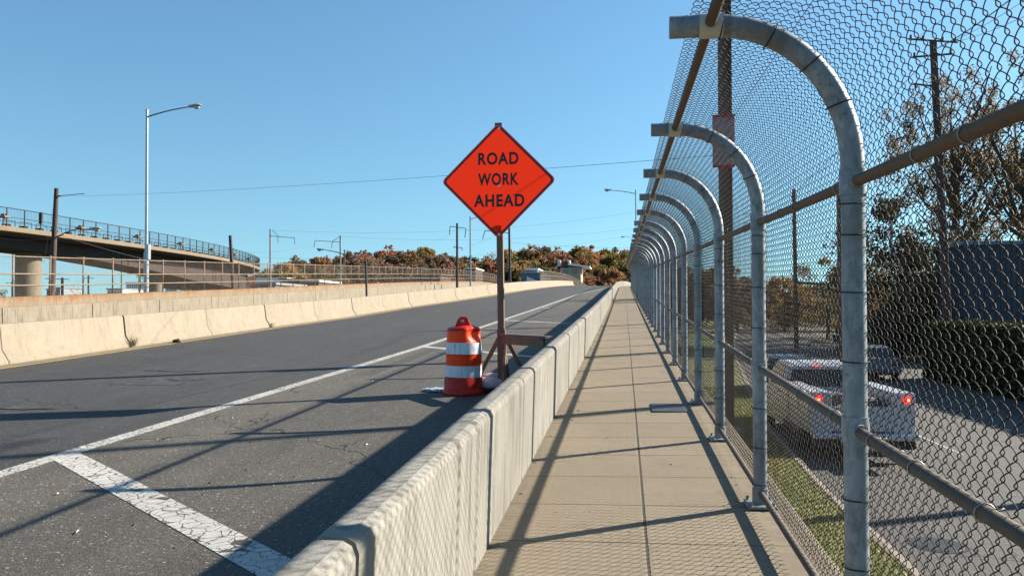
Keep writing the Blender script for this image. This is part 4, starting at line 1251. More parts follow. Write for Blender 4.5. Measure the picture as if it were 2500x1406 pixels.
pole('catenary_pole', 'dark railway pole with two double crossarms left of the orange sign', 1116, 545, 120, 0.17, M_BLACK, group='railway poles',
     arms=((1099, 552.5, 1138, 558, {0: (-0.1, 1.25), 1: (-0.2, 1.4)}), (1108, 603, 1128, 605, {0: (0, 0.2), 1: (0, 0.4)})), cat='railway pole')
pole('catenary_pole', 'dark railway pole right behind the lower corner of the orange sign', 1243, 540, 120, 0.17, M_BLACK, xb=1246, group='railway poles',
     arms=((1184, 563, 1242, 569, {0: (-0.35, 1.3)}),), cat='railway pole')
pole('utility_pole', 'short dark leaning timber pole in front of the viaduct end', 562, 575, 70, 0.15, M_WOODP, xb=572, ybot=760, group='timber utility poles')
q = atX(895, 717, -12.9)
o = thing('marker_post', 'slim black leaning post standing behind the cream barrier', 'post', (q.x, q.y, prof(q.y)))
m = MB(); t_ = atY(893, 638, q.y) - Vector((q.x, q.y, prof(q.y))); m.tube([(0.03, 0, 0), t_], 0.055, 8); m.build('post', M_BLACK, o)
MB().cbox((0.03, 0, 0.02), (0.3, 0.3, 0.04), 0.01).build('base_plate', M_BLACK, o)
# small poles under and beyond the viaduct
for (x, yt, Y, r_, lab, arms) in ((30, 688, 130, 0.15, 'small distant utility pole with crossarms left of the viaduct column', ((14, 690, 46, 691, {0.1: (0, 0.2), 0.9: (0, .2)}), (33, 686, 48, 685, None))),
                           (216, 672, 130, 0.15, 'distant utility pole with crossarms right of the timber pole under the viaduct', ((205, 679, 227, 678, {0: (0, 0.25), 1: (0, 0.25)}),)),
                           (152, 678, 100, 0.17, 'dark distant pole with a wide crossarm near the timber pole', ((110, 680, 168, 682, None),)),
                           (341, 664, 125, 0.15, 'distant pole with brackets left of the tall silver lamp', ((334, 674, 348, 679, {0: (0, 0.3), 1: (0, 0.3)}),))):
    pole('utility_pole', lab, x, yt, Y, r_, M_WOODP, group='timber utility poles', arms=arms)
pole('utility_pole', 'pale distant steel pole beneath the viaduct', 297, 654, 140, 0.16, M_STEELG, group='timber utility poles')
# right side poles
o = thing('utility_pole', 'timber pole on the far kerb just outside the right edge of the photo', 'utility pole', (12.9, 17.25, STREET), 'timber utility poles')
m = MB(); m.tube([(0, 0, 0), (0, 0, 14.5)], [0.17, 0.09], 12); m.build('pole', M_WOODP, o, smooth=True)
m = MB(); m.tube([(0, -1.0, 13.9), (0, 1.0, 13.9)], 0.05, 6); m.build('cross_arm', M_WOODP, o)
pole('utility_pole', 'tall dark timber pole with crossarms in front of the tall thin-leaved tree', 2278, 100, 36, 0.15, M_WOODP, xb=2311, ybot=755, group='timber utility poles',
     arms=((2218, 96, 2338, 104, {0.05: (0, -0.18), 0.3: (0, -0.18), 0.7: (0, -.18), 0.95: (0, -.18)}), (2228, 140, 2326, 132, {0.05: (0, -0.18), 0.95: (0, -.18)}), (2284, 212, 2230, 205, {0.9: (0, .2)})))
pole('utility_pole', 'mid-distance brown pole seen through the fence between the two nearest posts', 1938, 462, 60, 0.13, M_WOODB, xb=1943, group='timber utility poles', arms=((1930, 480, 1946, 478, None),))
pole('utility_pole', 'dark reddish pole just left of the nearest grey fence post', 2048, 470, 42, 0.12, M_WOODB, xb=2053, group='timber utility poles')
pole('utility_pole', 'thin distant pole with short crossarms left of the second fence post', 1837, 518, 95, 0.12, M_WOODB, group='timber utility poles', arms=((1812, 524, 1846, 521, None), (1812, 545, 1846, 545, None)))
o = pole('floodlight_mast', 'distant sports floodlight mast with a rack of lamps right of the nearest fence post', 2176, 488, 140, 0.25, M_STEELG, cat='floodlight')
m = MB(); bz = atY(2176, 490, 140) - o.location
for i in range(7):
    for j in range(2):
        m.cbox(bz + Vector((-1.9 + 0.62 * i, 0, -0.9 * j)), (0.45, 0.4, 0.55), 0.08)
m.tube([bz + Vector((-2.1, 0.2, -0.45)), bz + Vector((2.1, 0.2, -0.45))], 0.1, 6)
m.build('lamp_rack', M_STEELG, o)

# overhead wires
def wire(label, pts, sag=0.0, r_=0.012, group='overhead wires'):
    m = MB(); out = []
    for i in range(len(pts) - 1):
        a, b_ = Vector(pts[i]), Vector(pts[i + 1]); n = 16
        for k in range(n + (1 if i == len(pts) - 2 else 0)):
            q = k / n; p = a.lerp(b_, q); p.z -= 4 * sag * q * (1 - q); out.append(p)
    m.tube(out, r_, 4)
    tag(m.build('overhead_wire', M_CABLE), label, 'wire', group)
wire('thin wire from the left timber pole past the orange sign to the rusty beam pole', [atY(141, 480, 50), atY(1773, 378, 19)], 0.18, 0.0055)
wire('thin guy wire hanging down left of the left timber pole', [atY(134, 482, 50), atY(108, 640, 50)], 0, 0.007)
wire('pale cable sagging across the front of the viaduct', [atY(-60, 563, 52), atY(150, 575, 50), atY(570, 663, 70)], 0.5, 0.012)
for i, (a, b_, Y1, Y2, sg_, lab) in enumerate((
    ((480, 600), (660, 562), 85, 110, 0.2, 'faint railway wire rising to the top of the left railway pole'),
    ((660, 562), (1560, 516), 110, 135, 1.6, 'highest faint railway wire running behind the orange sign'),
    ((831, 577), (1560, 556), 120, 135, 1.2, 'second faint railway wire below the highest one'),
    ((560, 612), (770, 598), 100, 120, 0.6, 'faint wire between the brackets of the two grey railway poles'),
    ((560, 624), (1560, 570), 100, 135, 2.0, 'lower faint railway wire crossing above the autumn trees'),
    ((640, 655), (1120, 560), 90, 120, 2.2, 'faint wire climbing to the dark double crossarm pole'),
    ((1240, 592), (1560, 605), 110, 110, 0.2, 'faint lower wire right of the orange sign above the hill'),
    ((690, 648), (1240, 560), 90, 120, 2.4, 'faint wire climbing to the dark pole behind the sign'))):
    wire(lab, [atY(*a, Y1), atY(*b_, Y2)], sg_, 0.011)
wire('purple-grey cable from the rusty beam pole up through the fence mesh to the upper edge', [atY(1782, 300, 19), atY(2000, -20, 12)], 0.0, 0.008)
for i, (a, Y1, b_, Y2, lab) in enumerate((
    ((2282, 122), 36, (2540, -60), 22, 'thick cable from the tall timber pole to the top right corner'),
    ((2225, 100), 36, (2420, -60), 22, 'left thin cable fanning from the tall timber pole to the top edge'),
    ((2330, 104), 36, (2620, -20), 22, 'right thin cable fanning from the tall timber pole to the right edge'),
    ((2310, 108), 36, (2590, -60), 22, 'middle thin cable fanning from the tall timber pole to the right edge'),
    ((2282, 125), 36, (1940, 470), 60, 'thick cable descending left from the tall timber pole'),
    ((2230, 205), 36, (1936, 480), 60, 'thin lower cable descending left from the tall timber pole'))):
    wire(lab, [atY(*a, Y1), atY(*b_, Y2)], 0.15, 0.022 if i in (0, 4) else 0.009)
wire('dark diagonal guy wire beside the mid-distance brown pole', [atY(1944, 648, 60), atY(2046, 715, 60)], 0, 0.03)
m = MB(); m.tube([atY(1944, 690, 75), atY(2052, 696, 75)], 0.12, 6)
m.tube([atY(1944, 690, 75), Vector((atY(1944, 690, 75).x, 75, STREET))], 0.1, 6); m.tube([atY(2052, 696, 75), Vector((atY(2052, 696, 75).x, 75, STREET))], 0.1, 6)
tag(m.build('pipe_gantry', M_WOODP), 'dark horizontal bar on two posts crossing above the distant bushes', 'gantry')

# ------------------------------------------------------------------ viaduct
via = thing('viaduct', 'curving elevated viaduct with brown girder, cream deck edge and dark railing', 'viaduct')
# plan path of the near deck edge: (image x, image y of deck edge top, distance)
Zdeck = 10.6
def vz(px, py, Z):   # point where the ray meets the deck level
    return atZ(px, py, Z)
kp = [(-420, 505), (-200, 527), (0, 549), (150, 569), (300, 590), (430, 609), (520, 624), (580, 636), (615, 645), (633, 652)]
path = [vz(x, y, Zdeck) for x, y in kp]
# continue: the deck turns left beyond the bend
p_last, p_prev = path[-1], path[-2]
ang = math.atan2(p_last.y - p_prev.y, p_last.x - p_prev.x)
cur = p_last.copy(); a = ang
for k in range(13):
    a += R(4.2); cur = cur + Vector((math.cos(a), math.sin(a), 0)) * 4.5
    path.append(cur.copy())
# resample evenly and smooth
def resample(ps, step):
    ps = [Vector(p) for p in ps]
    for _ in range(3):
        q = [ps[0]]
        for i in range(len(ps) - 1):
            q += [ps[i].lerp(ps[i + 1], 0.25), ps[i].lerp(ps[i + 1], 0.75)]
        q.append(ps[-1]); ps = q
    out = [ps[0]]; acc = 0
    for i in range(len(ps) - 1):
        seg_ = ps[i + 1] - ps[i]; L = seg_.length; d0 = 0
        while acc + (L - d0) >= step:
            d0 += step - acc; acc = 0; out.append(ps[i] + seg_ * (d0 / L))
        acc += L - d0
    return out
vp = resample(path, 2.44)
def side_l(i):
    t = vp[min(i + 1, len(vp) - 1)] - vp[max(i - 1, 0)]; t.z = 0; t.normalize(); return Vector((-t.y, t.x, 0))
def vsweep(name, section, mat, parent=via, rng=None):
    m = MB(); idx = rng or range(len(vp)); vs = []; n = 0
    for i in idx:
        s_ = side_l(i); sec = section(i); n = len(sec)
        for dx, dz in sec: vs.append(vp[i] + s_ * dx + Vector((0, 0, dz)))
    cnt = len(list(idx))
    fs = [(j * n + k, j * n + (k + 1) % n, (j + 1) * n + (k + 1) % n, (j + 1) * n + k) for j in range(cnt - 1) for k in range(n)]
    fs += [tuple(range(n)), tuple(range((cnt - 1) * n, cnt * n))]
    m.add(vs, fs); return m.build(name, mat, parent)
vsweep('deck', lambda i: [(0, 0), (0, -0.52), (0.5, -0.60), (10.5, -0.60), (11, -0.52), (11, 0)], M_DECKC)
vsweep('soffit', lambda i: [(0.55, -0.605), (0.9, -0.80), (10.1, -0.80), (10.45, -0.605)], simple('shaded_soffit_steel', (0.03, 0.025, 0.024), 0.8))  # dark steel underside; its colour also holds the shade below the deck
def web_depth(i):
    # deeper towards the far bend
    px = proj_x(vp[i])
    return float(np.interp(px, [0, 250, 420, 520, 640], [1.0, 1.3, 2.2, 3.2, 4.0]))
def proj_x(p):
    v = p - Vector(EYE); d_ = v.dot(Vector(_F)); return 1250 + F_PX * v.dot(Vector(_R)) / max(d_, 1e-3)
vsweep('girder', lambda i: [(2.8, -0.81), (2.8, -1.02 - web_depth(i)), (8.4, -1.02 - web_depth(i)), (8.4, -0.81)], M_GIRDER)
# girder stiffener ribs
for i in range(4, len(vp) - 2, 13):
    m = MB()
    s_ = side_l(i); c = vp[i] + s_ * 2.75 + Vector((0, 0, -1.02 - web_depth(i) / 2))
    t = Vector((s_.y, -s_.x, 0)); ro = Matrix((t, s_, Vector((0, 0, 1)))).transposed()
    m.box(c, (0.12, 0.10, web_depth(i) - 0.04), ro); m.build('girder_splice', M_GIRDER, via)
    m = MB(); m.box(c + t * 1.6, (0.12, 0.10, web_depth(i) - 0.04), ro); m.build('girder_splice', M_GIRDER, via)
# railing
mb = MB(); mb.box((0, 0, 1.0), (0.09, 0.09, 2.0)); rp_me = mb.mesh('railing_post', M_DARKST)
npost = 0
for i in range(len(vp)):
    if npost >= 98: break
    px = proj_x(vp[i])
    o = link('railing_post', rp_me, via, vp[i] + side_l(i) * 0.15); npost += 1
for nm, dz, r_ in (('top_rail', 1.98, 0.05), ('mid_rail', 1.0, 0.035), ('low_rail', 0.5, 0.035)):
    m = MB(); m.tube([p + side_l(i) * 0.15 + Vector((0, 0, dz)) for i, p in enumerate(vp)], r_, 5); m.build(nm, M_DARKST, via)
# walkway hoops and cable brackets
m = MB()
for i in range(0, len(vp) - 1):
    a_, b_ = vp[i] + side_l(i) * 0.9, vp[i + 1] + side_l(i + 1) * 0.9
    q1, q2 = a_.lerp(b_, 0.1), a_.lerp(b_, 0.8)
    m.tube([q1, q1 + Vector((0, 0, 0.75)), q2 + Vector((0, 0, 0.75)), q2], 0.035, 4)
    m.box(a_.lerp(b_, 0.3) + Vector((0, 0, 0.16)), (0.7, 0.5, 0.3)); 
m.build('walkway_hoops', M_DARKST, via)
for i in range(2, len(vp) - 1, 5):
    m = MB()
    c = vp[i] + side_l(i) * 0.5 + Vector((0, 0, 1.0))
    m.cbox(c, (0.9, 0.9, 0.22), 0.05); m.cbox(c + Vector((0, 0, 0.2)), (0.5, 0.5, 0.25), 0.05); m.cbox(c - Vector((0, 0, 0.5)), (0.1, 0.1, 1.0), 0.01)
    m.build('marker_lamp', M_DECKC, via)
for i in range(9, len(vp) - 1, 22):
    m = MB(); m.box(vp[i] + side_l(i) * 0.15 + Vector((0, 0, 1.4)), (0.35, 0.2, 1.3))
    m.build('signal_box', M_DARKST, via)
# thin mesh on the railing: fine vertical bars
m = MB()
for i in range(len(vp) - 1):
    a_, b_ = vp[i] + side_l(i) * 0.15, vp[i + 1] + side_l(i + 1) * 0.15
    for k in range(1, 12):
        p = a_.lerp(b_, k / 12); m.add([p + Vector((0, 0, 0.05)), p + Vector((0.014, 0.01, 0.05)), p + Vector((0.014, 0.01, 1.95)), p + Vector((0, 0, 1.95))], [(0, 1, 2, 3)])
m.build('railing_mesh', M_DARKST, via, fixn=False)
# columns
for (px, py, wpx, lab) in ((78, 690, 57, None), (390, 690, 31, None), (-230, 690, 70, None)):
    # find path point projecting there
    best = min(range(len(vp)), key=lambda i: abs(proj_x(vp[i] + side_l(i) * 5.5) - px) + (1000 if i > len(vp) * 0.7 else 0))
    c = vp[best] + side_l(best) * 5.5
    dist = (c - Vector(EYE)).dot(Vector(_F)); r_ = wpx / F_PX * dist / 2
    z1 = Zdeck - 1.02 - web_depth(best)
    m = MB(); m.lathe([(r_, STREET), (r_, z1 - 1.2), (r_ * 1.0, z1)], (c.x, c.y, 0), 28); m.build('column', M_COLUMN, via, smooth=True)
    if px == 78:
        c2 = c + Vector((-2.3 * r_ , 1.0, 0))
        m = MB(); m.lathe([(r_ * 0.8, STREET), (r_ * 0.8, z1)], (c2.x, c2.y + 3, 0), 28); m.build('column', M_COLUMN, via, smooth=True)

# ------------------------------------------------------------------ vegetation
def crown_mesh(name, mat, rx, ry, rz2, clumps, leaves, size, seed, flat_bottom=0.5, spread=0.30):
    global rnd
    old = rnd; rnd = random.Random(seed)
    m = MB()
    for c in range(clumps):
        u = rnd.uniform(-flat_bottom, 1); th = rnd.uniform(0, 6.28); rr = (rnd.random() ** 0.4)
        s_ = math.sqrt(max(0, 1 - u * u))
        cx_, cy_, cz_ = rx * s_ * math.cos(th) * rr, ry * s_ * math.sin(th) * rr, rz2 * u * rr
        cr = spread * rnd.uniform(0.55, 1.2)
        for _ in range(leaves):
            d_ = Vector((rnd.gauss(0, 1), rnd.gauss(0, 1), rnd.gauss(0, 1))).normalized() * (rnd.random() ** 0.45)
            m.quads(1, lambda: ((cx_ + d_.x * rx * cr, cy_ + d_.y * ry * cr, cz_ + d_.z * rz2 * cr * 0.9), size * rnd.uniform(0.6, 1.3)))
    rnd = old
    return m.mesh(name, mat)
def trunk_mesh(h, r_, limbs, rx, rz2, seed, mat=M_BARK):
    r2 = random.Random(seed); m = MB()
    m.tube([(0, 0, 0), (r2.uniform(-.03, .03) * h, 0, h * 0.5), (r2.uniform(-.05, .05) * h, 0, h)], [r_, r_ * 0.75, r_ * 0.35], 7)
    for k in range(limbs):
        a = r2.uniform(0, 6.28); z0 = h * r2.uniform(0.45, 0.85); L = rx * r2.uniform(0.5, 0.95)
        p0 = Vector((0, 0, z0)); p2 = Vector((math.cos(a) * L, math.sin(a) * L, z0 + rz2 * r2.uniform(0.3, 1.1)))
        p1 = p0.lerp(p2, 0.5) + Vector((0, 0, -0.1 * L))
        m.tube([p0, p1, p2], [r_ * 0.4, r_ * 0.25, r_ * 0.08], 5)
    return m.mesh('trunk', mat)

# autumn wood on the hill
KINDS = [('rust', L_RUST, 'rust-brown'), ('gold', L_GOLD, 'golden-orange'), ('olive', L_OLIVE, 'olive-green'), ('brown', L_BROWN, 'dull brown'), ('grey', L_GREY, 'grey leafless'), ('green', L_GREEN, 'dark green')]
protos = {}
for kname, mt, word in KINDS:
    for v in range(2):
        dens = (26, 62) if kname != 'grey' else (30, 26)
        cm = crown_mesh('crown', mt, 5.2, 5.2, 4.6, dens[0], dens[1], 0.52 if kname != 'grey' else 0.28, 100 + len(kname) * 7 + v * 31 + ord(kname[0]), 0.6, 0.36)
        tm = trunk_mesh(6.5, 0.32, 5, 4.2, 3.2, v + 3)
        protos[(kname, v)] = (tm, cm)
top_px = [(520, 700), (600, 684), (680, 660), (725, 638), (780, 632), (815, 634), (860, 612), (900, 615), (930, 622), (960, 620), (1000, 607), (1050, 612), (1090, 622), (1130, 634), (1170, 634), (1210, 622), (1245, 610), (1320, 608), (1380, 612), (1450, 610), (1500, 616), (1540, 628), (1600, 645), (1700, 655), (1800, 668), (1900, 690)]
def topy(x): return float(np.interp(x, [p[0] for p in top_px], [p[1] for p in top_px]))
def hill_z(x_px, Y, Y0=255., Y1=430.):
    q = (Y - Y0) / (Y1 - Y0)
    zt = atY(x_px, topy(x_px), Y1).z - 11.0
    return STREET + (max(zt, 0) - STREET) * (min(1, max(0, q)) ** 0.8)
m = MB(); cols = list(range(300, 2150, 50)); rows = [250, 290, 330, 370, 410, 430, 470, 560]
for Y in rows:
    for x in cols:
        p = atY(x, 700, Y); m.v.append((p.x, Y, hill_z(x, Y) - 0.6 - (0 if Y < 440 else (Y - 430) * 0.15)))
nc = len(cols)
m.f = [(r_ * nc + c, r_ * nc + c + 1, (r_ + 1) * nc + c + 1, (r_ + 1) * nc + c) for r_ in range(len(rows) - 1) for c in range(nc - 1)]
struct(m.build('hill', M_HILL, fixn=False))
rt = random.Random(21)
ntree = 0
for row, Y in enumerate((262, 290, 320, 350, 380, 408, 430)):
    stepx = 5.6 / Y * F_PX * (1.0 if row < 6 else 0.8) * 0.98
    x = 560 + rt.uniform(0, stepx)
    while x < 1905:
        xx = x + rt.uniform(-0.3, 0.3) * stepx; YY = Y + rt.uniform(-9, 9)
        if (Y > 300 and x > 1640) or (x > 1620 and row % 2): x += stepx; continue
        z = hill_z(xx, YY)
        w = {'rust': 36, 'gold': 16, 'olive': 10, 'brown': 30, 'grey': 7, 'green': 3}
        if row < 2: w = {'rust': 18, 'gold': 6, 'olive': 16, 'brown': 32, 'grey': 16, 'green': 12}
        if 1240 < xx < 1520 and row >= 2: w = {'rust': 34, 'gold': 30, 'olive': 16, 'brown': 18, 'grey': 3, 'green': 3}
        if row == 6: w['grey'] = 22
        kname = rt.choices(list(w), list(w.values()))[0]
        word = [k[2] for k in KINDS if k[0] == kname][0]
        sc = rt.uniform(0.75, 1.2) * (0.9 if row == 6 else 1.0)
        if sc > 1.12: sc *= 1.08
        p = atY(xx, 700, YY)
        tm, cm = protos[(kname, rt.randint(0, 1))]
        o = link('autumn_tree', None, None, (p.x, YY, z - 0.4))
        o.rotation_euler = (0, 0, rt.uniform(0, 6.28)); o.scale = (sc * rt.uniform(0.9, 1.15), sc * rt.uniform(0.9, 1.15), sc * rt.uniform(0.85, 1.1))
        tag(o, f'{word} autumn tree among the wood on the distant hill', 'tree', f'{word} trees on the distant hill')
        link('trunk', tm, o); c = link('crown', cm, o, (0, 0, 7.0)); ntree += 1
        x += stepx

def tree(name, label, x_px, ybase_z, Y, top_y, rx, mat, clumps, leaves, size, seed, group='trees right of the street', low=0.35, limbs=9, spread=0.25, shape=1.0):
    p = atY(x_px, 700, Y); zt = atY(x_px, top_y, Y).z; Ht = zt - STREET
    o = thing(name, label, 'tree', (p.x, Y, STREET), group)
    crz = Ht * (1 - low) / 2; cz_ = Ht - crz
    tm = trunk_mesh(cz_ * 1.15, 0.05 + Ht * 0.018, limbs, rx * 0.9, crz * 0.9, seed)
    link('trunk', tm, o)
    cm = crown_mesh('crown', mat, rx, rx, crz, clumps, leaves, size, seed, 0.95, spread)
    link('crown', cm, o, (0, 0, cz_))
    return o
tree('tall_tree', 'tall thin-leaved tree rising behind the dark timber pole', 2330, 0, 72, 165, 6.2, L_TALL, 160, 105, 0.12, 5, low=0.25, limbs=18, spread=0.14)
tree('tall_tree', 'tall thin-leaved tree cut off by the right edge of the photo', 2495, 0, 70, 140, 5.6, L_TALL, 160, 105, 0.12, 6, low=0.25, limbs=18, spread=0.14)
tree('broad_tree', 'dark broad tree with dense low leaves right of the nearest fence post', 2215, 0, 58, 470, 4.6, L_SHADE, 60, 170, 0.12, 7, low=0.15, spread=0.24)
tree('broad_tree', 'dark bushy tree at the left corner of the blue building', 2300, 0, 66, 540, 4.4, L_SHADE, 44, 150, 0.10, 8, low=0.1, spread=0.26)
tree('small_tree', 'loose brownish tree left of the nearest fence post', 2020, 0, 85, 625, 4.2, L_TALL, 40, 90, 0.14, 9, low=0.2, spread=0.22)
tree('small_tree', 'small green tree beside the mid-distance brown pole', 1915, 0, 110, 672, 3.6, L_OLIVE, 34, 110, 0.22, 10, low=0.1, spread=0.3)
tree('small_tree', 'dark tree standing between the nearest fence post and the floodlight mast', 2120, 0, 75, 600, 3.8, L_TALL, 44, 110, 0.14, 11, low=0.15, spread=0.25)
tree('street_tree', 'autumn brown tree behind the rusty beam pole', 1745, 0, 130, 648, 7.5, L_BROWN, 50, 120, 0.3, 12, low=0.1, spread=0.28)
tree('street_tree', 'rusty low tree seen behind the third fence post', 1700, 0, 150, 655, 8, L_RUST, 50, 120, 0.34, 13, low=0.05, spread=0.28)
tree('street_tree', 'brown tree between the second and third fence posts', 1800, 0, 105, 690, 5, L_BROWN, 40, 100, 0.25, 14, low=0.05, spread=0.3)
tree('street_tree', 'rust-coloured tree behind the far fence posts', 1640, 0, 170, 650, 8, L_RUST, 50, 110, 0.36, 15, low=0.05, spread=0.28)
def bush(label, x_px, Y, top_y, rx, mat, seed, size=0.16, n=(34, 110), name='bush', ry=None, z=STREET):
    p = atY(x_px, 700, Y); zt = atY(x_px, top_y, Y).z; h = (zt - z)
    cm = crown_mesh(name, mat, rx, ry or rx * 0.8, h / 1.75, n[0], n[1], size, seed, 0.75, 0.34)
    o = thing(name, label, 'bush', (p.x, Y, z), 'bushes beyond the street')
    link('foliage', cm, o, (0, 0, h * 0.42))
    link('stems', trunk_mesh(h * 0.6, 0.08, 6, rx * 0.7, h * 0.3, seed), o)
for i, (lab, x, Y, ty, rx, mt) in enumerate((
    ('olive bush low behind the distant guard rail, left one', 1900, 125, 715, 6, L_OLIVE), ('brown-leaved bush behind the distant guard rail', 1965, 120, 700, 6, L_BROWN),
    ('green bush behind the guard rail under the pipe gantry', 2025, 115, 712, 6, L_OLIVE), ('dark green bush right of the nearest fence post', 2105, 90, 690, 5, L_GREEN),
    ('sunlit green bush behind the silver car', 2165, 80, 712, 4.5, L_OLIVE), ('dark bush left of the blue building', 2245, 62, 700, 3.8, L_SHADE),
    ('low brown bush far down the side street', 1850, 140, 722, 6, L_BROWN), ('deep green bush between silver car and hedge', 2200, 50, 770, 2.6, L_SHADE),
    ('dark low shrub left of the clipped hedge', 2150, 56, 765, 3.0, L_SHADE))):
    bush(lab, x, Y, ty, rx, mt, 40 + i)
bush('pale twiggy bush under the viaduct right of the timber pole', 190, 120, 702, 3.6, L_GREY, 61, 0.12, (30, 50))
bush('dark twiggy bush at the lower left behind the parapet', -5, 110, 706, 2.2, L_BROWN, 62, 0.12, (24, 60))
bush('pale bush beneath the far end of the viaduct', 475, 105, 702, 4.0, L_GREY, 63, 0.16, (24, 60))
# dark tree belt on the right horizon
for i, (x, Y, ty, rx) in enumerate(((2420, 66, 640, 6), (2560, 60, 560, 6), (2080, 150, 690, 9), (1990, 170, 705, 9), (2180, 120, 650, 8))):
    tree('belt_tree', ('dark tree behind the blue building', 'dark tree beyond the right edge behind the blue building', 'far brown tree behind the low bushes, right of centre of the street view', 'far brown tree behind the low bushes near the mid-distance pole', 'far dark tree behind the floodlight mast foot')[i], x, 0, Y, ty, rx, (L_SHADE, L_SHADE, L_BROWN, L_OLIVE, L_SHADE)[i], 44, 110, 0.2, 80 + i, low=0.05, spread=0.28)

# clipped hedge
hd = thing('hedge', 'long dark clipped hedge in front of the blue building', 'hedge', (13.2, 16, STREET))
m = MB(); HL, HW, HH = 21.8, 1.6, 2.42
for _ in range(30000):
    f = rnd.random()
    if f < 0.45: p = (rnd.gauss(0, 0.05), rnd.uniform(0, HL), rnd.uniform(0, HH))
    elif f < 0.80: p = (rnd.uniform(0, HW), rnd.uniform(0, HL), HH + rnd.gauss(0, 0.06) + 0.05 * math.sin(rnd.uniform(0, HL)))
    elif f < 0.92: p = (rnd.uniform(0, HW), rnd.gauss(0.02, 0.06) + rnd.choice((0, HL)), rnd.uniform(0, HH))
    else: p = (HW + rnd.gauss(0, 0.05), rnd.uniform(0, HL), rnd.uniform(0, HH))
    m.quads(1, lambda: (p, rnd.uniform(0.05, 0.10)))
m.build('foliage', L_HEDGE, hd, fixn=False)
MB().cbox((HW / 2, HL / 2, HH / 2 - 0.03), (HW - 0.12, HL - 0.12, HH - 0.06), 0.1).build('branches', simple('hedge_inside', (0.02, 0.022, 0.01), 0.95), hd)

# ------------------------------------------------------------------ buildings
def windows(parent, wall_pts, nx_, nz_, w, h, mat=M_WIN):
    pass
bb = thing('blue_building', 'dark blue metal-clad building behind the clipped hedge', 'building', (19.8, 50, STREET))
m = MB()
Wb, Db, Hb = 22, 4.5, 6.8
m.box((Wb / 2, Db / 2, Hb / 2), (Wb, Db, Hb)); m.build('wall', M_BLUEB, bb)
m = MB()
for k in range(73): m.box((0.15 + 0.3 * k, -0.025, Hb / 2), (0.06, 0.05, Hb - 0.02))
for k in range(15): m.box((-0.025, 0.15 + 0.3 * k, Hb / 2), (0.05, 0.06, Hb - 0.02))
m.build('cladding_ribs', M_BLUEB, bb)
MB().cbox((Wb / 2, Db / 2, Hb + 0.12), (Wb + 0.3, Db + 0.3, 0.24), 0.03).build('roof_edge', M_BLUET, bb)
m = MB(); m.box((4, -0.07, 1.1), (1.1, 0.06, 2.2)); m.build('door', M_BLUET, bb)

def block(label, x0, x1, ytop, Y, mat, roofmat, depth=12, wins=None, name='building', over=0.3, roof_h=0.4, winmat=M_WIN):
    a, b_ = atY(x0, ytop, Y), atY(x1, ytop, Y)
    h = (a.z + b_.z) / 2 - STREET; w = b_.x - a.x
    o = thing(name, label, 'building', (a.x, Y, STREET))
    MB().box((w / 2, depth / 2, (h - roof_h) / 2), (w, depth, h - roof_h)).build('wall', mat, o)
    MB().cbox((w / 2, depth / 2, h - roof_h / 2 + 0.01), (w + over * 2, depth + over * 2, roof_h), 0.05).build('roof', roofmat, o)
    if wins:
        n, z0, wh, ww = wins
        for k in range(n):
            m = MB(); m.box((w * (k + 0.5) / n, -0.02, h - roof_h - z0), (ww * w / n, 0.08, wh)); m.build('window', winmat, o)
    return o
block('long low dark brown warehouse behind the parapet fence left of the autumn trees', 684, 745, 680, 165, M_BROWNB, M_BLACK, wins=(5, 1.2, 0.9, 0.5))
block('brown warehouse with white roof vents next to the long dark one', 735, 778, 684, 150, M_BROWNB, M_WHITEB, wins=(3, 1.3, 0.9, 0.4))
block('white-roofed distant shed right of the viaduct end', 628, 700, 678, 240, M_GREYB, M_WHITEB, roof_h=1.6, wins=(6, 0.8, 0.8, 0.6))
block('dark blue low building behind the railway pole base', 636, 672, 690, 120, M_BLUET, M_GREYB, wins=(3, 1, 0.8, 0.5))
block('teal glass office building seen under the viaduct by the silver lamp', 308, 350, 689, 300, M_TEAL, M_GREYB, wins=(8, 1.6, 1.6, 0.6), winmat=M_WHITEB)
block('teal glass block seen right of the second viaduct column', 404, 432, 690, 280, M_TEAL, M_GREYB, wins=(5, 1.4, 1.2, 0.6))
block('pale low building between teal blocks under the viaduct', 262, 300, 704, 260, M_WHITEB, M_GREYB, wins=(5, 1.2, 0.8, 0.5))
block('small grey tower beside the left timber pole', 136, 147, 701, 260, M_GREYB, M_GREYB, wins=(2, 1.0, 0.8, 0.5))
block('grey tower left of the left timber pole', 114, 122, 705, 260, M_GREYB, M_GREYB, wins=(2, 1.0, 0.8, 0.5))
block('pale shed with a low gable below the green tree left of the sign', 1136, 1160, 654, 210, M_BROWNB, M_WHITEB, wins=(3, 1.5, 0.8, 0.5))
block('blue-grey building with pale rooftop unit right of the sign post', 1272, 1320, 664, 175, M_BLUET, M_GREYB, wins=(5, 1.6, 0.9, 0.4))
block('pale rooftop plant room behind the blue-grey building', 1286, 1312, 655, 185, M_GREYB, M_WHITEB, wins=(2, 0.8, 0.5, 0.4))
block('brown low building behind the parapet fence below the wood', 1010, 1075, 668, 190, M_BROWNB, M_BROWNB, wins=(5, 1.2, 0.9, 0.4))
